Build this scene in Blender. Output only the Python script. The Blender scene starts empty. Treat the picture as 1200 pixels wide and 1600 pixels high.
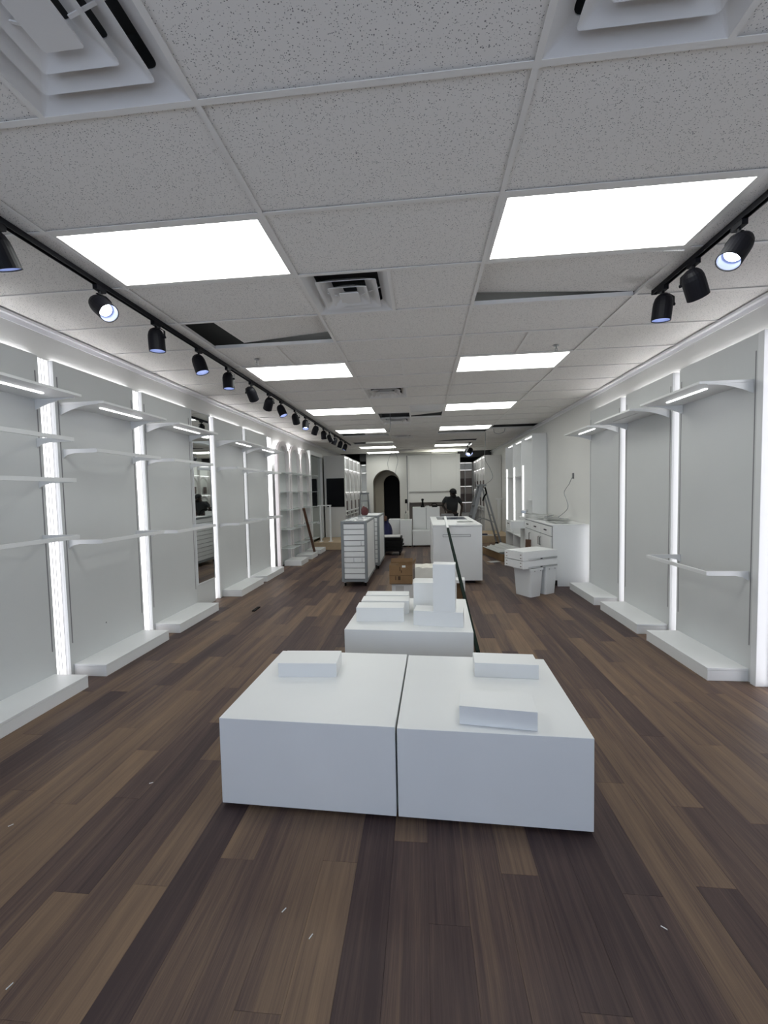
import bpy, bmesh, math, random
from mathutils import Vector, Matrix, Quaternion
random.seed(11)
C = bpy.context.scene.collection
scene = bpy.context.scene
PI = math.pi

# ------------------------------------------------------------------ camera
cam_d = bpy.data.cameras.new('camera')
cam = bpy.data.objects.new('camera', cam_d); C.objects.link(cam)
cam_d.sensor_fit = 'HORIZONTAL'; cam_d.sensor_width = 36.0
cam_d.lens = 36.0 * 636.05 / 1200.0
cam_d.clip_start = 0.05; cam_d.clip_end = 100
RGT = Vector((0.9955260, 0.0921212, -0.0210141))
UPV = Vector((0.0162329, 0.0523464, 0.9984970))
FWD = Vector((-0.0930828, 0.9943709, -0.0506168))
M = Matrix.Identity(4)
for i in range(3):
    M[i][0] = RGT[i]; M[i][1] = UPV[i]; M[i][2] = -FWD[i]
M[0][3], M[1][3], M[2][3] = 0.0, 0.0, 1.605
cam.matrix_world = M
scene.camera = cam

# ------------------------------------------------------------------ world, light levels, exposure
W = bpy.data.worlds.new('world'); scene.world = W; W.use_nodes = True
bg = W.node_tree.nodes['Background']
bg.inputs[0].default_value = (0.70, 0.78, 1.0, 1); bg.inputs[1].default_value = 1.7
E_PANEL = 4.2      # ceiling light panels
E_STRIP = 1.25      # vertical light channels on the side walls
E_HALO = 8.5       # strips hidden behind panel tops
E_SHELF = 4.0      # short strips under the shelves
E_SPOT = 9.0      # track spot lamps
E_BACK = 1.5       # strips in the shop-end display walls
scene.view_settings.view_transform = 'Standard'
scene.view_settings.look = 'None'
scene.view_settings.gamma = 1.0
scene.view_settings.use_curve_mapping = False
scene.view_settings.exposure = 0.82
scene.cycles.max_bounces = 8
scene.cycles.diffuse_bounces = 5
scene.cycles.glossy_bounces = 4
scene.cycles.caustics_reflective = False
scene.cycles.caustics_refractive = False
scene.cycles.sample_clamp_indirect = 6.0
scene.cycles.use_denoising = True

# ------------------------------------------------------------------ materials
def nodes(name):
    m = bpy.data.materials.new(name); m.use_nodes = True
    nt = m.node_tree
    return m, nt, nt.nodes['Principled BSDF']

def mat(name, col, rough=0.5, metal=0.0, bump=0.0, bscale=200.0, var=0.0, vscale=3.0, spec=0.5):
    m, nt, b = nodes(name)
    b.inputs['Base Color'].default_value = (*col, 1)
    b.inputs['Roughness'].default_value = rough
    b.inputs['Metallic'].default_value = metal
    b.inputs['Specular IOR Level'].default_value = spec
    geo = nt.nodes.new('ShaderNodeNewGeometry')
    if var > 0:
        n = nt.nodes.new('ShaderNodeTexNoise'); n.inputs['Scale'].default_value = vscale; n.inputs['Detail'].default_value = 4
        nt.links.new(geo.outputs['Position'], n.inputs['Vector'])
        r = nt.nodes.new('ShaderNodeMapRange'); r.inputs['From Min'].default_value = 0.3; r.inputs['From Max'].default_value = 0.7
        r.inputs['To Min'].default_value = 1 - var; r.inputs['To Max'].default_value = 1 + var * 0.5
        nt.links.new(n.outputs['Fac'], r.inputs['Value'])
        mx = nt.nodes.new('ShaderNodeVectorMath'); mx.operation = 'SCALE'
        mx.inputs[0].default_value = col
        nt.links.new(r.outputs[0], mx.inputs['Scale'])
        nt.links.new(mx.outputs[0], b.inputs['Base Color'])
    if bump > 0:
        n2 = nt.nodes.new('ShaderNodeTexNoise'); n2.inputs['Scale'].default_value = bscale; n2.inputs['Detail'].default_value = 2
        nt.links.new(geo.outputs['Position'], n2.inputs['Vector'])
        bp = nt.nodes.new('ShaderNodeBump'); bp.inputs['Strength'].default_value = bump; bp.inputs['Distance'].default_value = 0.002
        nt.links.new(n2.outputs['Fac'], bp.inputs['Height'])
        nt.links.new(bp.outputs[0], b.inputs['Normal'])
    return m

def emis(name, col, s):
    m, nt, b = nodes(name)
    b.inputs['Base Color'].default_value = (0.8, 0.8, 0.8, 1)
    b.inputs['Emission Color'].default_value = (*col, 1)
    b.inputs['Emission Strength'].default_value = s
    return m

MAT = {}
MAT['white'] = mat('white_laminate', (0.80, 0.81, 0.805), 0.42, bump=0.06, bscale=260, var=0.02)
MAT['panel'] = mat('wall_panel_laminate', (0.62, 0.635, 0.63), 0.5, bump=0.12, bscale=120, var=0.04, vscale=1.2)
MAT['metalwhite'] = mat('white_powder_coat', (0.74, 0.75, 0.75), 0.38, bump=0.03)
MAT['pinkwhite'] = mat('pinkish_white_frame', (0.78, 0.74, 0.74), 0.5, bump=0.05)
MAT['wall'] = mat('painted_wall', (0.72, 0.715, 0.69), 0.75, bump=0.15, bscale=90, var=0.03, vscale=0.8)
MAT['wallback'] = mat('painted_back_wall', (0.65, 0.64, 0.60), 0.75, bump=0.1, bscale=90)
MAT['cupboard'] = mat('cupboard_white', (0.82, 0.815, 0.775), 0.6, bump=0.05)
MAT['grid'] = mat('ceiling_grid_metal', (0.84, 0.82, 0.79), 0.5, bump=0.02)
MAT['vent'] = mat('vent_enamel', (0.76, 0.75, 0.74), 0.45, bump=0.05, var=0.05)
MAT['dark'] = mat('unlit_black', (0.006, 0.006, 0.007), 0.9, bump=0.05)  # near-black in place of the darkness in unlit spaces
MAT['darkwall'] = mat('dark_back', (0.06, 0.06, 0.06), 0.8, bump=0.05)
MAT['slot'] = mat('slot_grey', (0.20, 0.20, 0.21), 0.5, bump=0.02)
MAT['black'] = mat('black_metal', (0.006, 0.006, 0.009), 0.5, bump=0.03, spec=0.18)
MAT['screen'] = mat('black_screen', (0.003, 0.003, 0.004), 0.35, bump=0.01, spec=0.12)
MAT['rubber'] = mat('black_rubber', (0.006, 0.006, 0.006), 0.8, bump=0.05, spec=0.2)
MAT['steel'] = mat('brushed_steel', (0.50, 0.51, 0.52), 0.35, metal=1.0, bump=0.05)
MAT['alu'] = mat('ladder_aluminium', (0.30, 0.31, 0.32), 0.45, metal=0.5, bump=0.05)
MAT['greyframe'] = mat('grey_frame', (0.24, 0.255, 0.265), 0.45, bump=0.04)
MAT['card'] = mat('cardboard', (0.24, 0.145, 0.07), 0.85, bump=0.2, bscale=60, var=0.12, vscale=9)
MAT['carddark'] = mat('cardboard_print', (0.06, 0.035, 0.018), 0.85, bump=0.1)
MAT['wood'] = mat('raw_plywood', (0.50, 0.38, 0.25), 0.7, bump=0.15, bscale=60, var=0.12, vscale=6)
MAT['brownwood'] = mat('brown_wood', (0.10, 0.045, 0.025), 0.6, bump=0.15, bscale=80, var=0.2, vscale=12)
MAT['green'] = mat('dark_green_pole', (0.0015, 0.011, 0.007), 0.7, bump=0.04, spec=0.15)
MAT['taupe'] = mat('taupe_panel', (0.40, 0.36, 0.34), 0.6, bump=0.05)
MAT['taupedark'] = mat('dark_taupe_panel', (0.15, 0.12, 0.115), 0.6, bump=0.05)
MAT['paper'] = mat('paper', (0.75, 0.76, 0.75), 0.8, bump=0.1, bscale=40)
MAT['foam'] = mat('packing_foam', (0.78, 0.79, 0.78), 0.85, bump=0.3, bscale=40)
MAT['cream'] = mat('cream_board', (0.72, 0.70, 0.62), 0.8, bump=0.2, bscale=50, var=0.06, vscale=12)
MAT['bin'] = mat('bin_plastic', (0.76, 0.775, 0.775), 0.4, bump=0.03)
MAT['blue'] = mat('dark_blue_cloth', (0.012, 0.014, 0.06), 0.85, bump=0.4, bscale=50)
MAT['maroon'] = mat('maroon_cloth', (0.10, 0.03, 0.03), 0.85, bump=0.4, bscale=50)
MAT['skin'] = mat('skin', (0.040, 0.023, 0.017), 0.6, bump=0.05)  # skin and shirt darkened to read as a backlit silhouette
MAT['shirt'] = mat('grey_shirt', (0.026, 0.028, 0.030), 0.9, bump=0.3, bscale=70)
MAT['trouser'] = mat('black_trousers', (0.014, 0.014, 0.017), 0.9, bump=0.3, bscale=70)
MAT['cap'] = mat('black_cap', (0.010, 0.010, 0.011), 0.85, bump=0.2)
MAT['glass_dark'] = mat('dark_glass_top', (0.10, 0.115, 0.16), 0.12, bump=0.0)
MAT['corridor'] = mat('corridor_beige', (0.36, 0.33, 0.27), 0.8, bump=0.05)
MAT['floorbase'] = mat('subfloor', (0.03, 0.025, 0.022), 0.9, bump=0.1)
MAT['trim'] = mat('white_trim', (0.88, 0.87, 0.88), 0.5, bump=0.02)
MAT['greyboard'] = mat('grey_board', (0.58, 0.57, 0.56), 0.7, bump=0.1)

m, nt, b = nodes('mirror_glass'); b.inputs['Base Color'].default_value = (0.78, 0.82, 0.80, 1)
b.inputs['Metallic'].default_value = 1; b.inputs['Roughness'].default_value = 0.02; MAT['mirror'] = m
m, nt, b = nodes('greenish_mirror_glass'); b.inputs['Base Color'].default_value = (0.60, 0.66, 0.62, 1)
b.inputs['Metallic'].default_value = 1; b.inputs['Roughness'].default_value = 0.05; MAT['mirror2'] = m
m, nt, b = nodes('clear_glass')
tr = nt.nodes.new('ShaderNodeBsdfTransparent'); tr.inputs[0].default_value = (0.95, 0.97, 0.96, 1)
gl = nt.nodes.new('ShaderNodeBsdfGlossy'); gl.inputs['Roughness'].default_value = 0.02
mx = nt.nodes.new('ShaderNodeMixShader'); mx.inputs[0].default_value = 0.06
nt.links.new(tr.outputs[0], mx.inputs[1]); nt.links.new(gl.outputs[0], mx.inputs[2])
nt.links.new(mx.outputs[0], nt.nodes['Material Output'].inputs[0]); MAT['glass'] = m
m, nt, b = nodes('frosted_acrylic')
tr = nt.nodes.new('ShaderNodeBsdfTransparent'); tr.inputs[0].default_value = (0.9, 0.93, 0.92, 1)
mx = nt.nodes.new('ShaderNodeMixShader'); mx.inputs[0].default_value = 0.45
b.inputs['Base Color'].default_value = (0.72, 0.75, 0.74, 1); b.inputs['Roughness'].default_value = 0.25
nt.links.new(b.outputs[0], mx.inputs[1]); nt.links.new(tr.outputs[0], mx.inputs[2])
nt.links.new(mx.outputs[0], nt.nodes['Material Output'].inputs[0]); MAT['acrylic'] = m

MAT['e_panel'] = emis('light_panel_diffuser', (0.97, 1.0, 0.96), E_PANEL)
MAT['e_strip'] = emis('light_channel_diffuser', (0.97, 0.95, 1.0), E_STRIP)
MAT['e_halo'] = emis('halo_strip', (0.97, 0.96, 1.0), E_HALO)
MAT['e_shelf'] = emis('shelf_strip', (0.97, 0.97, 1.0), E_SHELF)
MAT['e_spot'] = emis('spot_lamp', (0.85, 0.92, 1.0), E_SPOT)
MAT['e_back'] = emis('display_strip', (1.0, 0.98, 0.97), E_BACK)
MAT['reflector'] = mat('spot_reflector', (0.10, 0.12, 0.22), 0.4, bump=0.01)

# acoustic ceiling tile: pinholes and short worm marks
m, nt, b = nodes('acoustic_tile')
geo = nt.nodes.new('ShaderNodeNewGeometry')
b.inputs['Roughness'].default_value = 0.9
b.inputs['Specular IOR Level'].default_value = 0.1
n0 = nt.nodes.new('ShaderNodeTexNoise'); n0.inputs['Scale'].default_value = 18; n0.inputs['Detail'].default_value = 1
nt.links.new(geo.outputs['Position'], n0.inputs['Vector'])
addv = nt.nodes.new('ShaderNodeVectorMath'); addv.operation = 'MULTIPLY_ADD'
addv.inputs[1].default_value = (0.03, 0.03, 0.0)
nt.links.new(n0.outputs['Color'], addv.inputs[0]); nt.links.new(geo.outputs['Position'], addv.inputs[2])
mp = nt.nodes.new('ShaderNodeMapping'); mp.inputs['Scale'].default_value = (1.0, 1.25, 1.0); nt.links.new(addv.outputs[0], mp.inputs['Vector'])
v1 = nt.nodes.new('ShaderNodeTexVoronoi'); v1.inputs['Scale'].default_value = 150; v1.inputs['Randomness'].default_value = 1.0
nt.links.new(mp.outputs[0], v1.inputs['Vector'])
sep = nt.nodes.new('ShaderNodeSeparateColor'); nt.links.new(v1.outputs['Color'], sep.inputs[0])
lt = nt.nodes.new('ShaderNodeMath'); lt.operation = 'MULTIPLY'; lt.inputs[1].default_value = 0.0026 * 150
nt.links.new(sep.outputs[0], lt.inputs[0])
hole = nt.nodes.new('ShaderNodeMath'); hole.operation = 'LESS_THAN'
nt.links.new(v1.outputs['Distance'], hole.inputs[0]); nt.links.new(lt.outputs[0], hole.inputs[1])
gt = nt.nodes.new('ShaderNodeMath'); gt.operation = 'GREATER_THAN'; gt.inputs[1].default_value = 0.22
nt.links.new(sep.outputs[1], gt.inputs[0])
hm = nt.nodes.new('ShaderNodeMath'); hm.operation = 'MULTIPLY'
nt.links.new(hole.outputs[0], hm.inputs[0]); nt.links.new(gt.outputs[0], hm.inputs[1])
mix = nt.nodes.new('ShaderNodeMix'); mix.data_type = 'RGBA'
mix.inputs['A'].default_value = (0.86, 0.835, 0.80, 1); mix.inputs['B'].default_value = (0.26, 0.255, 0.25, 1)
nt.links.new(hm.outputs[0], mix.inputs['Factor']); nt.links.new(mix.outputs['Result'], b.inputs['Base Color'])
bp = nt.nodes.new('ShaderNodeBump'); bp.invert = True; bp.inputs['Strength'].default_value = 0.4; bp.inputs['Distance'].default_value = 0.002
nt.links.new(hm.outputs[0], bp.inputs['Height']); nt.links.new(bp.outputs[0], b.inputs['Normal'])
MAT['tile'] = m

# wood-look vinyl planks
m, nt, b = nodes('vinyl_plank')
geo = nt.nodes.new('ShaderNodeNewGeometry'); oi = nt.nodes.new('ShaderNodeObjectInfo')
ra = nt.nodes.new('ShaderNodeMath'); ra.operation = 'ADD'
nt.links.new(geo.outputs['Random Per Island'], ra.inputs[0]); nt.links.new(oi.outputs['Random'], ra.inputs[1])
fr = nt.nodes.new('ShaderNodeMath'); fr.operation = 'FRACT'; nt.links.new(ra.outputs[0], fr.inputs[0])
off = nt.nodes.new('ShaderNodeCombineXYZ')
k1 = nt.nodes.new('ShaderNodeMath'); k1.operation = 'MULTIPLY'; k1.inputs[1].default_value = 37.0; nt.links.new(fr.outputs[0], k1.inputs[0])
nt.links.new(k1.outputs[0], off.inputs[2]); nt.links.new(k1.outputs[0], off.inputs[1])
pos = nt.nodes.new('ShaderNodeVectorMath'); pos.operation = 'ADD'
nt.links.new(geo.outputs['Position'], pos.inputs[0]); nt.links.new(off.outputs[0], pos.inputs[1])
def stretch(sx, sy, detail, rough=0.55, dist=0.0):
    mpp = nt.nodes.new('ShaderNodeMapping'); mpp.inputs['Scale'].default_value = (sx, sy, 1)
    nt.links.new(pos.outputs[0], mpp.inputs['Vector'])
    n = nt.nodes.new('ShaderNodeTexNoise'); n.inputs['Scale'].default_value = 1; n.inputs['Detail'].default_value = detail
    n.inputs['Roughness'].default_value = rough; n.inputs['Distortion'].default_value = dist
    nt.links.new(mpp.outputs[0], n.inputs['Vector']); return n
nA = stretch(13, 0.6, 2, 0.5, 0.6); nB = stretch(60, 1.3, 5, 0.7, 0.3); nC = stretch(5, 2.0, 3); nD = stretch(240, 5.0, 3, 0.7)
tone = nt.nodes.new('ShaderNodeMapRange'); tone.inputs['To Min'].default_value = 0.20; tone.inputs['To Max'].default_value = 0.82
nt.links.new(fr.outputs[0], tone.inputs['Value'])
last = tone.outputs[0]
for nz, amp in ((nA, 0.75), (nB, 0.80), (nC, 0.30), (nD, 0.55)):
    sb_ = nt.nodes.new('ShaderNodeMath'); sb_.operation = 'SUBTRACT'; sb_.inputs[1].default_value = 0.5
    nt.links.new(nz.outputs['Fac'], sb_.inputs[0])
    ma = nt.nodes.new('ShaderNodeMath'); ma.operation = 'MULTIPLY_ADD'; ma.inputs[1].default_value = amp
    nt.links.new(sb_.outputs[0], ma.inputs[0]); nt.links.new(last, ma.inputs[2]); last = ma.outputs[0]
cr = nt.nodes.new('ShaderNodeValToRGB')
e = cr.color_ramp.elements
e[0].position = 0.12; e[0].color = (0.052, 0.034, 0.034, 1)
e[1].position = 1.0; e[1].color = (0.22, 0.145, 0.092, 1)
q = e.new(0.42); q.color = (0.088, 0.058, 0.051, 1)
q = e.new(0.68); q.color = (0.150, 0.100, 0.070, 1)
nt.links.new(last, cr.inputs[0]); nt.links.new(cr.outputs[0], b.inputs['Base Color'])
b.inputs['Roughness'].default_value = 0.5
b.inputs['Specular IOR Level'].default_value = 0.22
bp = nt.nodes.new('ShaderNodeBump'); bp.inputs['Strength'].default_value = 0.25; bp.inputs['Distance'].default_value = 0.0012
nt.links.new(nB.outputs['Fac'], bp.inputs['Height']); nt.links.new(bp.outputs[0], b.inputs['Normal'])
MAT['plank'] = m

# ------------------------------------------------------------------ mesh helpers
def box(bm, x0, x1, y0, y1, z0, z1):
    vs = [bm.verts.new((x, y, z)) for x in (x0, x1) for y in (y0, y1) for z in (z0, z1)]
    for f in ((0,1,3,2),(4,6,7,5),(0,4,5,1),(2,3,7,6),(0,2,6,4),(1,5,7,3)):
        bm.faces.new([vs[i] for i in f])
    return vs

def bbox(*a, bev=0.0):
    bm = bmesh.new(); box(bm, *a)
    if bev: bmesh.ops.bevel(bm, geom=bm.edges[:], offset=bev, segments=1, affect='EDGES', profile=0.5)
    return bm

def prism(bm, poly, a0, a1, axis='y'):
    """poly: 2-D outline; extruded from a0 to a1 along axis (x: poly is y,z; y: x,z; z: x,y)"""
    def P(p, a):
        return {'x': (a, p[0], p[1]), 'y': (p[0], a, p[1]), 'z': (p[0], p[1], a)}[axis]
    A = [bm.verts.new(P(p, a0)) for p in poly]; B = [bm.verts.new(P(p, a1)) for p in poly]
    bm.faces.new(A); bm.faces.new(B[::-1])
    n = len(poly)
    for i in range(n):
        bm.faces.new((A[i], B[i], B[(i+1) % n], A[(i+1) % n]))

def strip_prism(bm, outer, inner, a0, a1, axis, closed=False):
    """band between two matching polylines, with thickness"""
    def P(p, a):
        return {'x': (a, p[0], p[1]), 'y': (p[0], a, p[1]), 'z': (p[0], p[1], a)}[axis]
    O0 = [bm.verts.new(P(p, a0)) for p in outer]; O1 = [bm.verts.new(P(p, a1)) for p in outer]
    I0 = [bm.verts.new(P(p, a0)) for p in inner]; I1 = [bm.verts.new(P(p, a1)) for p in inner]
    n = len(outer)
    for i in range(n - 1 + (1 if closed else 0)):
        j = (i + 1) % n
        bm.faces.new((O0[i], O0[j], I0[j], I0[i])); bm.faces.new((O1[i], I1[i], I1[j], O1[j]))
        bm.faces.new((O0[i], O1[i], O1[j], O0[j])); bm.faces.new((I0[i], I0[j], I1[j], I1[i]))
    if not closed:
        bm.faces.new((O0[0], I0[0], I1[0], O1[0])); bm.faces.new((O0[-1], O1[-1], I1[-1], I0[-1]))

def basis(d):
    d = Vector(d).normalized()
    a = Vector((0, 0, 1)) if abs(d.z) < 0.95 else Vector((1, 0, 0))
    u = d.cross(a).normalized(); v = d.cross(u).normalized()
    return u, v, d

def lathe(bm, o, d, prof, n=16, cap0=False, cap1=False):
    u, v, d = basis(d); o = Vector(o); rings = []
    for r, s in prof:
        rings.append([bm.verts.new(o + d*s + (u*math.cos(2*PI*k/n) + v*math.sin(2*PI*k/n))*max(r, 1e-4)) for k in range(n)])
    for a, b_ in zip(rings, rings[1:]):
        for k in range(n):
            bm.faces.new((a[k], a[(k+1) % n], b_[(k+1) % n], b_[k]))
    if cap0: bm.faces.new(rings[0][::-1])
    if cap1: bm.faces.new(rings[-1])

def rod(bm, a, b_, r, n=10):
    a, b_ = Vector(a), Vector(b_)
    lathe(bm, a, b_ - a, [(r, 0), (r, (b_ - a).length)], n, True, True)

def bar(bm, a, b_, w, h, up=(0, 0, 1)):
    """rectangular bar from a to b"""
    a, b_ = Vector(a), Vector(b_); d = (b_ - a).normalized()
    s = d.cross(Vector(up))
    if s.length < 1e-4: s = d.cross(Vector((1, 0, 0)))
    s.normalize(); t = s.cross(d).normalized()
    R0 = [bm.verts.new(p + s*x*w/2 + t*y*h/2) for p in (a, b_) for x, y in ((-1,-1),(1,-1),(1,1),(-1,1))]
    bm.faces.new(R0[:4][::-1]); bm.faces.new(R0[4:])
    for i in range(4):
        j = (i+1) % 4
        bm.faces.new((R0[i], R0[j], R0[4+j], R0[4+i]))

def tube(bm, pts, r, n=6):
    pts = [Vector(p) for p in pts]; rings = []
    for i, p in enumerate(pts):
        t = (pts[min(i+1, len(pts)-1)] - pts[max(i-1, 0)])
        u, v, _ = basis(t)
        rings.append([bm.verts.new(p + (u*math.cos(2*PI*k/n) + v*math.sin(2*PI*k/n))*r) for k in range(n)])
    for a, b_ in zip(rings, rings[1:]):
        best = min(range(n), key=lambda s: sum((a[k].co - b_[(k+s) % n].co).length for k in range(n)))
        for k in range(n):
            bm.faces.new((a[k], a[(k+1) % n], b_[(k+1+best) % n], b_[(k+best) % n]))
    bm.faces.new(rings[0][::-1]); bm.faces.new(rings[-1])

def smooth_path(pts, k=6):
    pts = [Vector(p) for p in pts]; out = []
    P = [pts[0]] + pts + [pts[-1]]
    for i in range(1, len(P) - 2):
        a, b_, c, d = P[i-1], P[i], P[i+1], P[i+2]
        for j in range(k):
            t = j / k
            out.append(0.5*((2*b_) + (c-a)*t + (2*a-5*b_+4*c-d)*t*t + (3*b_-a-3*c+d)*t**3))
    out.append(pts[-1]); return out

def mesh_of(bm, name, m, smooth=False):
    bmesh.ops.recalc_face_normals(bm, faces=bm.faces[:])
    me = bpy.data.meshes.new(name); bm.to_mesh(me); bm.free()
    me.materials.append(MAT[m])
    if smooth:
        for p in me.polygons: p.use_smooth = True
    return me

def link(name, me, parent=None, loc=(0, 0, 0), rotz=0.0):
    o = bpy.data.objects.new(name, me); C.objects.link(o)
    o.location = loc; o.rotation_euler = (0, 0, rotz)
    if parent: o.parent = parent
    return o

def thing(name, label, cat, loc=(0, 0, 0), rotz=0.0, group=None):
    o = link(name, None, None, loc, rotz)
    o['label'] = label; o['category'] = cat
    if group: o['group'] = group
    return o

def part(root, name, bm, m, label=None, smooth=False, local=False, kind=None):
    """mesh in world coordinates (or the root's own frame if local), parented to root"""
    if not local:
        top = root
        L = Vector((0, 0, 0))
        while top: L += top.location; top = top.parent
        bmesh.ops.translate(bm, verts=bm.verts[:], vec=-L)
    o = link(name, mesh_of(bm, name, m, smooth), root)
    if label: o['label'] = label
    if kind: o['kind'] = kind
    return o

def solo(name, bm, m, label, cat, group=None, smooth=False):
    """a thing that is one mesh; origin at the middle of its foot"""
    cs = [v.co for v in bm.verts]
    L = Vector((sum(c.x for c in cs)/len(cs), sum(c.y for c in cs)/len(cs), min(c.z for c in cs)))
    bmesh.ops.translate(bm, verts=bm.verts[:], vec=-L)
    o = link(name, mesh_of(bm, name, m, smooth), None, L)
    o['label'] = label; o['category'] = cat
    if group: o['group'] = group
    return o

def struct(name, bm, m, parent=None):
    o = link(name, mesh_of(bm, name, m), parent)
    if not parent: o['kind'] = 'structure'
    return o

# ------------------------------------------------------------------ room shell
H = 3.048
XL, XR = -3.20, 2.70
YN, YB = -2.20, 16.00       # shop front, wall with the arch
YE = 18.0                   # end of the alcoves and corridor
floor = struct('floor', bbox(XL-0.1, XR+0.1, YN, YE, -0.06, -0.012), 'floorbase')
struct('wall_left', bbox(XL-0.12, XL, YN, YE, -0.012, 3.7), 'wall')
struct('wall_right', bbox(XR, XR+0.12, YN, YE, -0.012, 3.7), 'wall')
# shop front behind the viewpoint: sill, header, piers and panes
bm = bmesh.new()
box(bm, XL, XR, YN-0.12, YN, -0.012, 0.25); box(bm, XL, XR, YN-0.12, YN, 2.75, 3.7)
for a, c in ((XL, -2.9), (-0.9, -0.7), (0.5, 0.7), (2.4, XR)): box(bm, a, c, YN-0.12, YN, 0.25, 2.75)
struct('wall_front', bm, 'wall')
for i, (a, c) in enumerate(((-2.9, -0.9), (-0.7, 0.5), (0.7, 2.4))):
    wf = bmesh.new()
    strip_prism(wf, [(a, .25), (c, .25), (c, 2.75), (a, 2.75)], [(a+.05, .30), (c-.05, .30), (c-.05, 2.70), (a+.05, 2.70)], YN-0.09, YN-0.03, 'y', True)
    w = struct('window_%d' % (i+1), wf, 'black')
    struct('pane', bbox(a+.05, c-.05, YN-0.065, YN-0.055, .30, 2.70), 'glass', w)

# floor planks
plank_me = {}
def plank_mesh(L):
    k = round(L, 3)
    if k not in plank_me:
        b2 = bmesh.new(); g = 0.0002; c = 0.0007
        x0, x1, y0, y1 = g, 0.1524-g, g, L-g
        lo = [b2.verts.new(p) for p in ((x0, y0, -.009), (x1, y0, -.009), (x1, y1, -.009), (x0, y1, -.009))]
        mi = [b2.verts.new(p) for p in ((x0, y0, -.0006), (x1, y0, -.0006), (x1, y1, -.0006), (x0, y1, -.0006))]
        hi = [b2.verts.new(p) for p in ((x0+c, y0+c, 0), (x1-c, y0+c, 0), (x1-c, y1-c, 0), (x0+c, y1-c, 0))]
        b2.faces.new(hi)
        for i in range(4):
            j = (i+1) % 4
            b2.faces.new((lo[i], lo[j], mi[j], mi[i])); b2.faces.new((mi[i], mi[j], hi[j], hi[i]))
        plank_me[k] = mesh_of(b2, 'plank', 'plank')
    return plank_me[k]
planks = []
nrow = int((XR - XL) / 0.1524) + 1
prev = 0
for r in range(nrow):
    x = XL + 0.1524*r
    if x + 0.1524 > XR + 0.09: continue
    o_ = (prev + random.uniform(0.28, 0.72)) % 1.0; prev = o_
    y = YN - o_*1.2192
    while y < YE - 0.001:
        a, c = max(y, YN), min(y + 1.2192, YE)
        if c - a > 0.05: planks.append((x, a, c - a))
        y += 1.2192
def in_view(x, y):
    p = Vector((x, y, 0)) - Vector((0, 0, 1.605)); z = p.dot(FWD)
    if z < 0.3: return False
    u = 600 + 636*p.dot(RGT)/z; v = 800 - 636*p.dot(UPV)/z
    return -60 < u < 1260 and v < 1700
vis = [p for p in planks if any(in_view(p[0]+.076, p[1]+p[2]*t) for t in (0, .33, .66, 1))]
vis.sort(key=lambda p: p[1] + 0.15*abs(p[0]))
near = set(vis[:298])
far = bmesh.new()
for p in planks:
    if p in near:
        link('plank', plank_mesh(p[2]), floor, (p[0], p[1], 0))
    else:
        t = bmesh.new(); t.from_mesh(plank_mesh(p[2])); bmesh.ops.translate(t, verts=t.verts[:], vec=(p[0], p[1], 0))
        tm = bpy.data.meshes.new('t'); t.to_mesh(tm); t.free(); far.from_mesh(tm); bpy.data.meshes.remove(tm)
fo = link('far_planks', mesh_of(far, 'far_planks', 'plank'), floor); fo['kind'] = 'stuff'

# ceiling: grid bars, tiles, lights and vents all hang on one 2 ft / 4 ft module
X0, Y0, T = -0.8044, 1.5076, 0.6096
CX = [XL, X0 - 2*T, X0, X0 + 2*T, X0 + 4*T, XR]
def RY(r): return Y0 + T*r
ceiling = struct('ceiling', bbox(XL-0.1, XR+0.1, YN, YE, 3.60, 3.66), 'dark')
bm = bmesh.new()                                   # near-black sheets stand in for darkness of the unlit void above the tiles
box(bm, XL+.001, XL+0.03, YN, YE, H+.05, 3.60); box(bm, XR-0.03, XR-.001, YN, YE, H+.05, 3.60); box(bm, XL, XR, YE-.1, YE-.05, H+.05, 3.60)
struct('void_shade', bm, 'dark', ceiling)
R_FIRST, R_LAST = -6, 23
bar_me = {}
def grid_bar(x0, x1, y0, y1):
    k = (round(x1-x0, 3), round(y1-y0, 3))
    if k not in bar_me:
        b2 = bmesh.new(); box(b2, 0, x1-x0, 0, y1-y0, 0, 0.003)
        if x1-x0 < y1-y0: box(b2, (x1-x0)/2-.002, (x1-x0)/2+.002, 0, y1-y0, .003, .035)
        else: box(b2, 0, x1-x0, (y1-y0)/2-.002, (y1-y0)/2+.002, .003, .035)
        bar_me[k] = mesh_of(b2, 'ceiling_bar', 'grid')
    link('ceiling_bar', bar_me[k], ceiling, (x0, y0, H))
tile_me = {}
def tile(x0, x1, y0, y1, lift=0.0095, rot=None):
    k = (round(x1-x0, 3), round(y1-y0, 3))
    if k not in tile_me:
        b2 = bmesh.new(); w, d = (x1-x0)/2 - .006, (y1-y0)/2 - .006
        box(b2, -w, w, -d, d, 0, 0.016); tile_me[k] = mesh_of(b2, 'ceiling_tile', 'tile')
    o = link('ceiling_tile', tile_me[k], ceiling, ((x0+x1)/2, (y0+y1)/2, H + lift))
    if rot: o.rotation_euler = rot
    return o
for x in CX[1:-1]:
    grid_bar(x-.012, x+.012, YN, YB)
lights, vents, grilles = [], [], []
LIGHT_ROWS = (1, 5, 9, 13, 19, 22)
HALF = {(2, 2): 'VT', (2, 7): 'VT', (2, 9): 'TG', (2, 10): '-S', (2, 11): 'VT', (2, 15): 'VT', (2, 21): 'VT',
        (1, -1): 'TV', (3, -1): 'VT', (1, 4): 'TT', (3, 4): 'TT', (2, 5): 'TT', (2, 13): 'TT', (1, 10): 'TT', (3, 10): 'TT', (1, 15): 'TT'}
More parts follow.
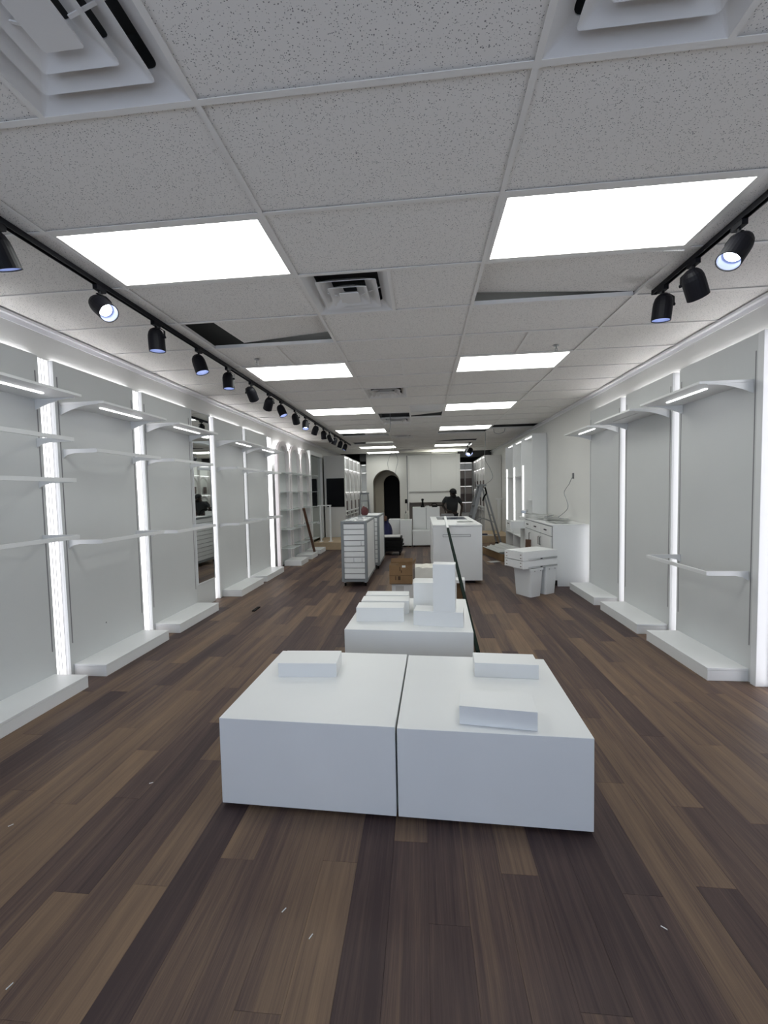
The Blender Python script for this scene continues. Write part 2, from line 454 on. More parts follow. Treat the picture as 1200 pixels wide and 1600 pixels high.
for r in range(R_FIRST, R_LAST):
    y0, y1 = RY(r), min(RY(r+1), YB)
    for c in range(5):
        x0, x1 = CX[c], CX[c+1]
        grid_bar(x0+.012, x1-.012, RY(r)-.012, RY(r)+.012)
        if c in (1, 3) and r in LIGHT_ROWS:
            lights.append((c, r, x0, x1, y0, y1)); continue
        if (c, r) in HALF:
            xm = (x0+x1)/2
            grid_bar(xm-.012, xm+.012, y0+.012, y1-.012)
            for ch, a, b_ in ((HALF[(c, r)][0], x0, xm), (HALF[(c, r)][1], xm, x1)):
                if ch == 'T': tile(a, b_, y0, y1)
                elif ch == 'V': vents.append((c, r, a, b_, y0, y1))
                elif ch == 'G': grilles.append((c, r, a, b_, y0, y1))
                elif ch == 'S': tile(a, b_, y0, y1, 0.055, (math.radians(4.0), math.radians(-4.5), 0))
            continue
        if (c, r) in ((4, 13), (1, 17), (1, 14)):
            if (c, r) == (1, 14): tile(x0+.62, x1, y0, y1-.28)
            continue
        if (c, r) == (1, 3):                        # pushed along and tipped: a dark hole at its left, a wedge at its far edge
            tile(x0+.305, x1, y0, y1, 0.052, (math.radians(4.6), math.radians(-4.2), 0)); continue
        if (c, r) == (3, 2):
            tile(x0, x1, y0, y1, 0.045, (math.radians(4.2), math.radians(3.2), 0)); continue
        if (c, r) == (3, 14):
            tile(x0, x0+.62, y0, y1-.25, 0.03, (0, math.radians(-2.5), math.radians(4))); continue
        if (c, r) == (3, 17):
            tile(x0, x1, y0, y1, 0.05, (math.radians(3.5), math.radians(-3.0), 0)); continue
        if y1 - y0 > 0.05: tile(x0, x1, y0, y1)
# wall angle trims under the ceiling edge
def wall_trim(name, x, s):
    bm = bmesh.new()
    y = 0.0
    box(bm, min(x, x+s*.075), max(x, x+s*.075), YN, YB, H-.006, H-.001)
    box(bm, min(x+s*.066, x+s*.075), max(x+s*.066, x+s*.075), YN, YB, H-.022, H-.006)
    box(bm, min(x, x+s*.010), max(x, x+s*.010), YN, YB, H-.045, H-.006)
    struct(name, bm, 'trim')
wall_trim('trim_1', XL, 1); wall_trim('trim_2', XR, -1)

# back wall with the arched opening, its corridor, and dark strips above the alcoves
AX0, AX1 = -1.91, -0.85; AZ = 1.90; AC = (AX0+AX1)/2; AR = (AX1-AX0)/2
arc = [(AC - AR*math.cos(PI*k/24), AZ + AR*1.02*math.sin(PI*k/24)) for k in range(25)]
bm = bmesh.new()
top = [(p[0], H+.5) for p in arc]
strip_prism(bm, top, arc, YB, YB+.22, 'y')
box(bm, -2.16, AX0, YB, YB+.22, -.012, H+.5); box(bm, AX1, -0.51, YB, YB+.22, -.012, H+.5)
box(bm, AX0-.0, AX0+.0005, YB, YB+.22, -.012, AZ)
struct('wall_back', bm, 'wallback')
# a shallow beige vault, then a narrower arch set to the right, walls coloured black as darkness beyond
bm = bmesh.new(); strip_prism(bm, [(AX0-.06, -.012)] + [(AC + (p[0]-AC)*1.08, AZ + (p[1]-AZ)*1.08) for p in arc] + [(AX1+.06, -.012)], [(AX0, -.012)] + arc + [(AX1, -.012)], YB+.221, YB+.75, 'y')
struct('wall_corridor', bm, 'corridor')
BX0, BX1 = -1.56, -0.90; BC = (BX0+BX1)/2; BR = (BX1-BX0)/2
arc2 = [(BC - BR*math.cos(PI*k/24), AZ + .02 + BR*1.02*math.sin(PI*k/24)) for k in range(25)]
bm = bmesh.new(); strip_prism(bm, [(AX0-.2, -.012)] + [(AC - (AR+.15)*math.cos(PI*k/24), AZ + .15 + (AR+.05)*math.sin(PI*k/24)) for k in range(25)] + [(AX1+.2, -.012)], [(BX0, -.012)] + arc2 + [(BX1, -.012)], YB+.75, YB+.95, 'y')
struct('wall_inner', bm, 'corridor')
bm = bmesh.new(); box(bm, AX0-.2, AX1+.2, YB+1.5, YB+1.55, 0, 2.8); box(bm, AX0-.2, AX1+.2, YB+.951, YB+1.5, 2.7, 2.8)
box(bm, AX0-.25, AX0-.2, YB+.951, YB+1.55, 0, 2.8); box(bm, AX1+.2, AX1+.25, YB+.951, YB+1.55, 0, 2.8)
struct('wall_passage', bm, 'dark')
struct('wall_end', bbox(XL, XR, YE-.05, YE+.05, -.012, 3.7), 'darkwall')
# dark strips stand in for the unlit void above the alcoves
struct('alcove_shade_1', bbox(-2.42, -2.16, YB-.02, YB+.06, 2.80, H+.3), 'darkwall')
struct('alcove_shade_2', bbox(1.40, 2.66, YB-.02, YB+.06, 2.86, H+.3), 'darkwall')

# ------------------------------------------------------------------ ceiling lights
ordn = ['nearest', 'second nearest', 'third', 'fourth', 'fifth', 'farthest']
for c, r, x0, x1, y0, y1 in lights:
    side = 'left' if c == 1 else 'right'; k = LIGHT_ROWS.index(r)
    t = thing('ceiling_light', 'white glowing ceiling light panel, %s in the %s column' % (ordn[k] + ('' if k in (0, 1, 5) else ' from the front'), side),
              'ceiling light', ((x0+x1)/2, (y0+y1)/2, H), group='ceiling light panels')
    bm = bmesh.new()
    a, b_, c_, d = x0+.013, x1-.013, y0+.013, y1-.013; e_ = .022
    strip_prism(bm, [(a, c_), (b_, c_), (b_, d), (a, d)], [(a+e_, c_+e_), (b_-e_, c_+e_), (b_-e_, d-e_), (a+e_, d-e_)], H+.001, H+.03, 'z', True)
    part(t, 'frame', bm, 'grid')
    part(t, 'diffuser', bbox(a+e_, b_-e_, c_+e_, d-e_, H+.004, H+.012), 'e_panel')

# square diffusers: stepped cones inside a square neck
vent_label = {(1, -1): 'large square stepped air diffuser at the top left corner of the photo', (3, -1): 'large square stepped air diffuser at the top right of the photo',
              (2, 2): 'square stepped air diffuser beside the nearest light panels, between the two columns', (2, 7): 'square stepped air diffuser beyond the second pair of light panels',
              (2, 11): 'dim square air diffuser just behind a missing ceiling tile', (2, 15): 'small far square air diffuser beyond the fourth pair of light panels', (2, 21): 'farthest square air diffuser in front of the arch'}
def sq(cx, cy, h): return [(cx-h, cy-h), (cx+h, cy-h), (cx+h, cy+h), (cx-h, cy+h)]
def rsq(cx, cy, h, rad, n=4):
    out = []
    for sx, sy, a0 in ((1, 1, 0), (-1, 1, PI/2), (-1, -1, PI), (1, -1, 1.5*PI)):
        for k in range(n+1):
            a = a0 + PI/2*k/n
            out.append((cx + sx*(h-rad) + rad*math.cos(a), cy + sy*(h-rad) + rad*math.sin(a)))
    return out
for c, r, x0, x1, y0, y1 in vents:
    cx, cy = (x0+x1)/2, (y0+y1)/2
    t = thing('air_diffuser', vent_label[(c, r)], 'air vent', (cx, cy, H), group='square ceiling air diffusers')
    h = T/2 - .012
    def ring(o, oz, i_, iz, rad_o, rad_i, th=.004):
        bm = bmesh.new()
        O, I = rsq(cx, cy, o, rad_o), rsq(cx, cy, i_, rad_i); n = len(O)
        vo = [bm.verts.new((p[0], p[1], oz)) for p in O]; vi = [bm.verts.new((p[0], p[1], iz)) for p in I]
        vo2 = [bm.verts.new((p[0], p[1], oz+th)) for p in O]; vi2 = [bm.verts.new((p[0], p[1], iz+th)) for p in I]
        for k in range(n):
            j = (k+1) % n
            bm.faces.new((vo[k], vo[j], vi[j], vi[k])); bm.faces.new((vo2[k], vi2[k], vi2[j], vo2[j]))
            bm.faces.new((vo[k], vo2[k], vo2[j], vo[j])); bm.faces.new((vi[k], vi[j], vi2[j], vi2[k]))
        return bm
    part(t, 'outer_frame', ring(h, H+.002, .222, H+.050, .004, .03), 'vent', smooth=False)
    part(t, 'cone', ring(.212, H-.004, .120, H+.056, .015, .02), 'vent')
    part(t, 'cone', ring(.138, H-.012, .050, H+.046, .012, .02), 'vent')
    bm = bmesh.new(); prism(bm, rsq(cx, cy, .070, .010), H-.020, H-.014, 'z'); part(t, 'centre_plate', bm, 'vent')
    bm = bmesh.new()
    strip_prism(bm, sq(cx, cy, h-.02), sq(cx, cy, h-.03), H+.05, H+.22, 'z', True); box(bm, cx-h, cx+h, cy-h, cy+h, H+.22, H+.23)
    part(t, 'neck', bm, 'darkwall')
    for s in (-1, 1):
        bm = bmesh.new(); bar(bm, (cx+s*(h-.04), cy, H+.055), (cx+s*.08, cy, H-.005), .01, .004); part(t, 'spreader', bm, 'vent')
for c, r, x0, x1, y0, y1 in grilles:
    t = thing('return_grille', 'square slatted return air grille in the ceiling beyond the third pair of lights', 'air vent', ((x0+x1)/2, (y0+y1)/2, H))
    a, b_, c_, d = x0+.013, x1-.013, y0+.013, y1-.013
    bm = bmesh.new(); strip_prism(bm, [(a, c_), (b_, c_), (b_, d), (a, d)], [(a+.04, c_+.04), (b_-.04, c_+.04), (b_-.04, d-.04), (a+.04, d-.04)], H-.002, H+.02, 'z', True)
    part(t, 'frame', bm, 'vent')
    for k in range(9):
        yy = c_+.06+k*(d-c_-.12)/8
        bm = bmesh.new(); bar(bm, (a+.04, yy, H+.008), (b_-.04, yy, H+.008), .022, .003, up=(0, .5, 1)); part(t, 'slat', bm, 'vent')
    part(t, 'backing', bbox(a+.03, b_-.03, c_+.03, d-.03, H+.03, H+.035), 'darkwall')

# sprinklers
for (x, y, lab) in ((-1.74, 4.31, 'small sprinkler head in the ceiling by the left spotlight track'), (1.385, 4.365, 'small sprinkler head in the ceiling near the right wall')):
    t = thing('sprinkler', lab, 'sprinkler', (x, y, H), group='ceiling sprinklers')
    bm = bmesh.new(); lathe(bm, (x, y, H), (0, 0, -1), [(.028, 0), (.028, .003), (.016, .006)], 14, False, True); part(t, 'escutcheon', bm, 'steel')
    bm = bmesh.new(); rod(bm, (x, y, H), (x, y, H-.03), .007, 8); rod(bm, (x-.011, y, H-.03), (x-.009, y, H-.052), .003, 6); rod(bm, (x+.011, y, H-.03), (x+.009, y, H-.052), .003, 6); box(bm, x-.012, x+.012, y-.004, y+.004, H-.031, H-.027)
    part(t, 'body', bm, 'steel')
    bm = bmesh.new(); lathe(bm, (x, y, H-.052), (0, 0, -1), [(.018, 0), (.018, .003)], 10, True, True); part(t, 'deflector', bm, 'steel')

# ------------------------------------------------------------------ spotlight tracks
def track(x, y0, y1, label):
    t = thing('light_track', label, 'light track', (x, y0, H-.03))
    bm = bmesh.new()
    box(bm, x-.017, x+.017, y0, y1, H-.006, H-.001); box(bm, x-.017, x-.011, y0, y1, H-.032, H-.006); box(bm, x+.011, x+.017, y0, y1, H-.032, H-.006)
    part(t, 'rail', bm, 'black')
    for yy in (y0, y1):
        part(t, 'end_cap', bbox(x-.019, x+.019, yy-.006, yy+.006, H-.034, H), 'black')
def spot(x, y, d, label, group, drop=.145, r=.062, L=.185):
    t = thing('track_spotlight', label, 'spotlight', (x, y, H-.03), group=group)
    d = Vector(d).normalized(); piv = Vector((x, y, H-.03-drop+.02))
    o = piv - d*(L*.42)
    bm = bmesh.new(); box(bm, x-.016, x+.016, y-.040, y+.040, H-.062, H-.033); part(t, 'adapter', bm, 'black')
    # yoke: stem and one bent arm to the side of the can
    side = d.cross(Vector((0, 0, 1)))
    if side.length < .15: side = Vector((1, 0, 0))
    side.normalize()
    if side.dot(Vector((0, 1, 0))) < 0: side = -side
    bm = bmesh.new()
    rod(bm, (x, y, H-.06), (x, y, H-.085), .009, 10)
    top = Vector((x, y, H-.083)); arm = [top - side*.02, top + side*(r*.6), top + side*(r+.010) - Vector((0, 0, .022)), piv + side*(r+.010)]
    for a, b_ in zip(arm, arm[1:]): bar(bm, a, b_, .018, .005, up=side if abs((b_-a).normalized().z) > .7 else (0, 0, 1))
    rod(bm, piv + side*(r-.004), piv + side*(r+.018), .010, 10)
    part(t, 'yoke', bm, 'black')
    bm = bmesh.new()
    lathe(bm, o, d, [(.002, 0), (r*.35, .004), (r*.65, .016), (r*.86, .036), (r*.97, .062), (r, .09), (r, L), (r*.93, L), (r*.93, L-.008)], 24, True)
    part(t, 'housing', bm, 'black', smooth=False)
    bm = bmesh.new(); lathe(bm, o, d, [(r*.925, L-.006), (r*.88, L-.040), (r*.84, L-.048), (r*.70, L-.051)], 24); part(t, 'reflector', bm, 'reflector', smooth=True)
    bm = bmesh.new(); lathe(bm, o, d, [(r*.70, L-.051), (r*.66, L-.047), (r*.3, L-.044)], 20, False, True); part(t, 'lamp', bm, 'e_spot', smooth=True)
track(-2.132, YN+.3, 12.3, 'long black spotlight track under the ceiling along the left wall')
track(1.735, YN+.3, 3.26, 'short black spotlight track under the ceiling by the right wall')
SP = [(1.95, (.10, .45, -1)), (2.62, (.72, -.22, -.60)), (3.20, (.02, .05, -1)), (3.84, (.32, .0, -1)), (4.44, (.05, .0, -1)), (5.06, (.05, .75, -.8)),
      (5.66, (-.45, .55, -.7)), (6.16, (.45, -.1, -1)), (6.87, (0, .6, -.8)), (7.48, (.1, -.35, -1)), (8.20, (-.4, .3, -.8)), (8.89, (0, .3, -1)),
      (9.49, (.4, .2, -.9)), (10.05, (-.4, .0, -.9)), (10.75, (-.3, .1, -.9)), (11.43, (-.3, -.1, -.9))]
on = ['first', 'second', 'third', 'fourth', 'fifth', 'sixth', 'seventh', 'eighth', 'ninth', 'tenth', 'eleventh', 'twelfth', 'thirteenth', 'fourteenth', 'fifteenth', 'last']
aim = {0: 'cut off', 1: 'mouth lit'}
for i, (y, d) in enumerate(SP):
    spot(-2.132, y, d, 'black can spotlight, %s from the near end of the left track%s' % (on[i], (', ' + aim[i]) if i in aim else ''), 'spotlights on the left track')
spot(1.735, 2.45, (-.52, -.12, -.72), 'black can spotlight nearest on the right track, lit mouth facing left', 'spotlights on the right track')
spot(1.735, 2.82, (.52, .35, -.85), 'black can spotlight in the middle of the right track, tipped toward the wall', 'spotlights on the right track')
spot(1.735, 3.15, (-.06, .1, -1), 'black can spotlight at the far end of the right track, pointing straight down', 'spotlights on the right track')
track(1.50, 12.7, 13.6, 'very short black track holding two spotlights above the right ladder')
spot(1.50, 12.85, (-.45, -.5, -.8), 'black spotlight with lit mouth, left of the pair above the right ladder', 'spotlights above the right ladder', drop=.24, r=.085, L=.27)
spot(1.50, 13.4, (.55, -.6, -.7), 'black spotlight with lit mouth, right of the pair above the right ladder', 'spotlights above the right ladder', drop=.20, r=.085, L=.27)

# ------------------------------------------------------------------ display wall units
def wall_unit(side, y0, y1, label, plinth=None, top=2.79, face=None, post=None):
    """side -1: left wall, +1: right wall"""
    F = face if face is not None else (-3.15 if side < 0 else 2.615)
    W_ = XL if side < 0 else XR
    q = -side                                        # into the room
    t = thing('wall_display_panel', label, 'wall panel', (F, (y0+y1)/2, 0), group='wall display panels')
    def bx(a, c, *r): return bbox(min(a, c), max(a, c), *r, bev=.0015)
    part(t, 'panel', bx(F, F - q*.020, y0, y1, 0.0, top), 'panel')
    for yy in (y0+.032, y1-.032):
        part(t, 'slot_channel', bx(F+q*.0015, F-q*.003, yy-.0055, yy+.0055, .30, top-.13), 'slot')
    for yy in (y0+.01, y1-.01):
        part(t, 'side_return', bx(F - q*.0201, W_ + q*.001, yy-.009, yy+.009, 0, top), 'metalwhite')
    p0, p1 = plinth or (y0, y1)
    pl = part(t, 'plinth', bx(F + q*.001, F + q*.31, p0, p1, .0, .086), 'white')
    part(pl, 'plinth_top', bx(F + q*.001, F + q*.312, p0-.001, p1+.001, .088, .107), 'white')
    part(t, 'halo_strip', bx(W_ + q*.004, W_ + q*.016, y0+.03, y1-.03, top-.016, top-.004), 'e_halo')
    if post:
        part(t, 'end_post', bx(F + q*.012, W_ + q*.001, post[0], post[1], 0, top), 'metalwhite')
    return t
def shelf(side, y0, y1, label, face, ztop=2.442, depth=.412, led=True):
    q = -side; X1 = face + q*depth
    t = thing('wall_shelf', label, 'shelf', (face, (y0+y1)/2, ztop-.02), group='upper wall shelves')
    def bx(a, c, *r): return bbox(min(a, c), max(a, c), *r, bev=.0015)
    part(t, 'board', bx(face + q*.002, X1, y0, y1, ztop-.020, ztop), 'white')
    for yy in (y0+.006, y1-.006):
        prof = [(face + q*.002, ztop-.021), (X1 - q*.06, ztop-.021)]
        lo = [(X1 - q*.06, ztop-.026)]
        for k in range(1, 9):
            s = k/8; lo.append((X1 - q*(.06 + (depth-.062)*s), ztop-.026 - .082*s**2.0))
        bm = bmesh.new(); prism(bm, prof + lo, yy-.005, yy+.005, 'y'); part(t, 'bracket', bm, 'metalwhite')
    yc = (y0+y1)/2; xs = face + q*.24
    part(t, 'light_strip', bx(xs-.011, xs+.011, yc-.27, yc+.27, ztop-.027, ztop-.0205), 'e_shelf' if led else 'metalwhite')
    return t
def rail(side, y0, y1, z, label, face, depth=.318):
    q = -side; X1 = face + q*depth
    t = thing('hanging_rail', label, 'clothes rail', (face, (y0+y1)/2, z), group='hanging rails on the walls')
    def bx(a, c, *r): return bbox(min(a, c), max(a, c), *r, bev=.001)
    part(t, 'bar', bx(X1-.008, X1+.008, y0-.004, y1+.004, z-.018, z+.014), 'metalwhite')
    for yy in (y0+.006, y1-.006):
        bm = bmesh.new()
        prism(bm, [(face+q*.002, z+.016), (X1-q*.009, z+.016), (X1-q*.009, z-.020), (face+q*.10, z-.022), (face+q*.04, z-.036), (face+q*.002, z-.062)], yy-.006, yy+.006, 'y')
        part(t, 'arm', bm, 'metalwhite')
def channel(side, y0, y1, label, top=2.79, x=None):
    W_ = XL if side < 0 else XR; q = -side
    t = thing('light_channel', label, 'light strip', (W_, (y0+y1)/2, 0), group='vertical light channels')
    def bx(a, c, *r): return bbox(min(a, c), max(a, c), *r)
    part(t, 'backing', bx(W_ + q*.001, W_ + q*.006, y0, y1, .0, top), 'metalwhite')
    part(t, 'diffuser', bx(W_ + q*.0065, W_ + q*.012, y0+.004, y1-.004, .01, top-.004), 'e_strip')
    w = (y1-y0)
    for f_ in (.42, .66):
        part(t, 'rib', bx(W_ + q*.0122, W_ + q*.016, y0+w*f_-.003, y0+w*f_+.003, .01, top-.004), 'metalwhite')
FL, FR = -3.15, 2.615
LU = [(2.185, 3.155), (3.292, 4.268), (4.412, 5.366), (5.99, 7.03), (7.13, 8.17)]
LL = ['tall grey-white wall panel on the left wall nearest the camera, carrying three rails', 'tall grey-white left wall panel second from the camera, screw dot low down',
      'tall grey-white left wall panel just before the tall mirror', 'tall grey-white left wall panel just beyond the tall mirror', 'tall grey-white left wall panel next to the arched shelves']
LPl = [(2.213, 3.125), (3.325, 4.235), (4.445, 5.355), (6.09, 6.98), (7.14, 8.06)]
wh = ['nearest the camera', 'second from the camera', 'just before the tall mirror', 'just beyond the tall mirror', 'next to the arched shelves']
for i, (a, c) in enumerate(LU):
    t = wall_unit(-1, a, c, LL[i], LPl[i], post=(5.985, 6.02) if i == 3 else None)
    s0, s1 = LPl[i] if i < 3 else ((6.06, 6.99) if i == 3 else (7.14, 8.06))
    shelf(-1, s0+.012, s1-.012, 'white lit shelf high on the left wall panel ' + wh[i], FL)
    rails = ((2.085, 'top'), (1.752, 'middle'), (1.285, 'lowest')) if i == 0 else ((2.02, 'upper'), (1.215 if i == 1 else (1.19 if i == 2 else 1.145), 'lower'))
    for z, nm in rails:
        rail(-1, s0+.018, s1-.018, z, '%s white hanging rail on the left wall panel %s' % (nm, wh[i]), FL)
    if i == 1:
        bm = bmesh.new(); lathe(bm, (FL, 3.72, .36), (1, 0, 0), [(.008, 0), (.006, .003)], 8, True, True); part(t, 'screw', bm, 'slot')
channel(-1, 3.162, 3.285, 'glowing vertical light channel on the left wall nearest the camera')
channel(-1, 4.275, 4.405, 'glowing vertical light channel on the left wall, second from the camera')
channel(-1, 5.875, 5.98, 'glowing vertical light channel right beside the tall left wall mirror')
channel(-1, 7.045, 7.12, 'thin glowing vertical light channel on the left wall beyond the mirror')
channel(-1, 8.27, 8.495, 'glowing vertical light channel on the left wall beside the first arch')
# mirror between the third and fourth unit
t = thing('wall_mirror', 'tall narrow mirror on the left wall reflecting the room', 'mirror', (FL, 5.615, 0))
part(t, 'backing', bbox(XL+.002, FL-.004, 5.372, 5.872, 0, 2.79), 'panel')
part(t, 'glass', bbox(FL-.004, FL+.002, 5.40, 5.862, .36, 2.785), 'mirror')
bm = bmesh.new(); strip_prism(bm, [(5.385, .345), (5.872, .345), (5.872, 2.795), (5.385, 2.795)], [(5.40, .36), (5.862, .36), (5.862, 2.785), (5.40, 2.785)], FL-.004, FL+.008, 'x', True)
part(t, 'frame', bm, 'metalwhite')

# right wall
RU = [(3.49, 4.40), (4.585, 5.50), (5.70, 6.61)]
RP = [(3.458, 4.438), (4.552, 5.535), (5.668, 6.645)]
rw = ['nearest the camera', 'in the middle of the three', 'farthest, beside the drawer cabinet']
for i, (a, c) in enumerate(RU):
    t = wall_unit(1, RP[i][0], RP[i][1], 'tall grey-white right wall panel ' + rw[i], (a, c), post=(3.40, 3.456) if i == 0 else None, top=2.77)
    shelf(1, a+.012, c-.012, 'white shelf high on the right wall panel ' + rw[i] + (', unlit' if i == 1 else ''), FR, ztop=2.425, depth=.405, led=(i != 1))
rail(1, 3.505, 4.385, .885, 'white hanging rail low on the right wall panel nearest the camera', FR)
channel(1, 4.445, 4.545, 'glowing vertical light channel on the right wall nearer the camera', 2.77)
channel(1, 5.542, 5.661, 'glowing vertical light channel on the right wall farther from the camera', 2.77)
channel(1, 6.652, 6.74, 'glowing light channel beside the right wall drawer cabinet', 1.0)
channel(1, 3.10, 3.385, 'bright light channel on the right wall cut by the right frame edge', 2.77)

# arched shelving bays on the left wall
def arch_pts(yc, hw, z0, zs, n=16):
    return [(yc-hw, z0)] + [(yc - hw*math.cos(PI*k/n), zs + hw*math.sin(PI*k/n)) for k in range(n+1)] + [(yc+hw, z0)]
AB = ['nearest', 'middle', 'farthest']
for k in range(3):
    a = 8.50 + .855*k; c = a + .79; yc = (a+c)/2; hw = (c-a)/2; zs = 2.76 - hw
    t = thing('arched_shelf_bay', 'white arch-topped shelving bay on the left wall, %s of the three' % AB[k], 'shelving', (XL, yc, 0), group='arched shelving bays')
    bm = bmesh.new(); strip_prism(bm, arch_pts(yc, hw, 0, zs), arch_pts(yc, hw-.095, 0, zs), -3.125, -3.06, 'x'); part(t, 'arch_frame', bm, 'pinkwhite')
    bm = bmesh.new(); prism(bm, arch_pts(yc, hw-.03, 0, zs), -3.145, -3.126, 'x'); part(t, 'back_panel', bm, 'panel')
    bm = bmesh.new(); strip_prism(bm, arch_pts(yc, hw-.05, zs-.1, zs), arch_pts(yc, hw-.075, zs-.1, zs), -3.190, -3.165, 'x'); part(t, 'halo_strip', bm, 'e_halo')
    pl = part(t, 'plinth', bbox(-3.058, -2.67, a+.22, c-.01, 0, .088), 'white')
    part(pl, 'plinth_top', bbox(-3.058, -2.668, a+.219, c-.009, .089, .107), 'white')
    for z in (.40, .82, 1.245, 1.64, 2.06):
        part(t, 'shelf', bbox(-3.124, -2.80, a+.12, c-.09, z-.012, z), 'acrylic', label='pale see-through shelf')
# mirror wall beyond the arches
t = thing('framed_mirror', 'wide white-framed mirror on the left wall beyond the arches', 'mirror', (XL, 11.9, 0))
Y1, Y2 = 11.12, 12.52
bm = bmesh.new(); strip_prism(bm, [(Y1, .0), (Y2, .0), (Y2, 2.79), (Y1, 2.79)], [(Y1+.10, .12), (Y2-.07, .12), (Y2-.07, 2.68), (Y1+.10, 2.68)], -3.16, -3.07, 'x', True); part(t, 'frame', bm, 'white')
part(t, 'glass', bbox(-3.15, -3.135, Y1+.09, Y2-.06, .11, 2.69), 'mirror2')
part(t, 'backing', bbox(XL+.002, -3.151, Y1, Y2, 0, 2.79), 'panel')
# wood plank leaning on the third arch
bm = bmesh.new(); bar(bm, (-2.735, 10.06, .125), (-2.775, 9.36, 1.245), .05, .06, up=(1, .4, 0))
solo('wood_plank', bm, 'brownwood', 'dark brown wooden plank leaning against the arched shelves', 'plank')

# ------------------------------------------------------------------ display platforms in the middle
ang = math.radians(-1.9)
PO = Vector((-1.05, 1.935, 0))
def PL(u, v, z=0):
    return Vector((PO.x + u*math.cos(ang) - v*math.sin(ang), PO.y + u*math.sin(ang) + v*math.cos(ang), z))
def platform(loc, rot, w, d, h, label, group=None):
    t = thing('display_platform', label, 'platform', loc, rot, group)
    bm = bbox(0, w, 0, d, .018, h, bev=.0015); part(t, 'box', bm, 'white', local=True)
    part(t, 'base', bbox(.03, w-.03, .03, d-.03, 0, .02), 'black', local=True, label='recessed black base')
platform(PL(0, 0), ang, .902, .88, .467, 'low white display platform nearest the camera, left of the pair', 'pair of low white platforms')
platform(PL(.912, 0), ang, .903, .88, .462, 'low white display platform nearest the camera, right of the pair', 'pair of low white platforms')
def block(loc, rot, w, d, h, label, group, hollow=False):
    t = link('riser_block', None, None, loc, rot)
    bm = bbox(0, w, 0, d, 0, h, bev=.0012)
    me = mesh_of(bm, 'riser_block', 'white'); C.objects.unlink(t); bpy.data.objects.remove(t)
    o = link('riser_block', me, None, loc, rot); o['label'] = label; o['category'] = 'riser block'; o['group'] = group
    return o
g1 = 'riser blocks on the front platforms'
block((-.905, 2.40, .467), math.radians(2), .365, .20, .088, 'white riser block lying on the left front platform', g1)
block((.305, 2.47, .4625), math.radians(-2.5), .375, .16, .088, 'white riser block at the back of the right front platform', g1)
block((.165, 1.957, .4625), math.radians(-6.5), .362, .17, .092, 'white riser block near the front edge of the right front platform', g1)
platform((-.640, 3.19, 0), math.radians(-2.4), 1.022, .98, .50, 'low white display platform crowded with blocks, behind the front pair')
g2 = 'riser blocks on the rear platform'
ZP = .5005
block((-.572, 3.385, ZP), math.radians(0), .405, .17, .12, 'front white riser block of the three on the left of the rear platform', g2)
block((-.560, 3.60, ZP), 0, .430, .165, .122, 'middle white riser block of the three on the left of the rear platform', g2)
block((-.548, 3.795, ZP), 0, .410, .15, .124, 'rear white riser block of the three on the left of the rear platform', g2)
block((-.084, 3.305, ZP), math.radians(-8), .402, .165, .122, 'wide low white riser block under the tall white block', g2)
block((.078, 3.285, ZP+.1225), math.radians(-7), .178, .12, .385, 'tallest white riser block standing upright on a low block', g2)
block((-.088, 3.60, ZP), math.radians(-2), .25, .20, .285, 'upright white riser block left behind the tallest block', g2)
# open box beside the tall block
t = thing('open_box', 'small open white box showing a brown inside, on the floor behind the crowded platform', 'box', (.495, 5.60, 0), math.radians(-3))
bm = bmesh.new(); strip_prism(bm, [(-.075, 0), (.075, 0), (.075, .365), (-.075, .365)], [(-.038, .012), (.055, .012), (.055, .325), (-.038, .325)], 0, .20, 'y', True); part(t, 'shell', bm, 'white', local=True)
part(t, 'lining', bbox(-.038, .055, .10, .11, .012, .325), 'card', local=True, label='brown cardboard inside')

# dark green pole leaning from the floor onto the counter edge
A_, B_ = Vector((.520, 3.95, .02)), Vector((.405, 7.30, 1.125))
t = thing('long_pole', 'long dark green pole with white upper end leaning on the white counter', 'pole', A_)
dvec = (B_-A_); cut = A_ + dvec*.855
bm = bmesh.new(); bar(bm, A_, cut, .036, .036); part(t, 'shaft', bm, 'green')
bm = bmesh.new(); bar(bm, cut, B_, .038, .038); part(t, 'white_end', bm, 'white', label='white upper end')

# ------------------------------------------------------------------ counter
t = thing('display_counter', 'white boxy counter with a glass inset top, in the middle aisle', 'counter', (.60, 8.1, 0))
cx0, cx1, cy0, cy1 = .185, 1.005, 6.98, 9.22
part(t, 'body', bbox(cx0, cx1, cy0, cy1, .055, .985, bev=.002), 'white')
part(t, 'toe_kick', bbox(cx0+.06, cx1-.12, cy0+.08, cy1-.06, 0, .056), 'black', label='dark recessed base')
bm = bmesh.new()
strip_prism(bm, [(cx0-.01, cy0-.012), (cx1+.004, cy0-.012), (cx1+.004, cy1), (cx0-.01, cy1)], [(cx0+.12, cy0+1.25), (cx1-.10, cy0+1.25), (cx1-.10, cy1-.10), (cx0+.12, cy1-.10)], .987, 1.012, 'z', True)
part(t, 'top_frame', bm, 'white')
part(t, 'glass_inset', bbox(cx0+.12, cx1-.10, cy0+1.25, cy1-.10, .987, 1.004), 'glass_dark', label='dark bluish glass inset')
part(t, 'groove', bbox(cx0+.40, cx1-.06, cy0+.10, cy0+.14, 1.0115, 1.0135), 'slot')
bm = bmesh.new(); zc = .845
strip_prism(bm, [(.345, .805), (.815, .805), (.815, .848), (.345, .848)], [(.351, .811), (.809, .811), (.809, .842), (.351, .842)], cy0-.003, cy0+.002, 'y', True); part(t, 'slot_outline', bm, 'slot')
for k in range(6):
    for j in range(2):
        part(t, 'drawer', bbox(cx0-.012, cx0+.002, cy0+.10+.66*j, cy0+.73+.66*j, .09+.145*k, .225+.145*k, bev=.002), 'white')
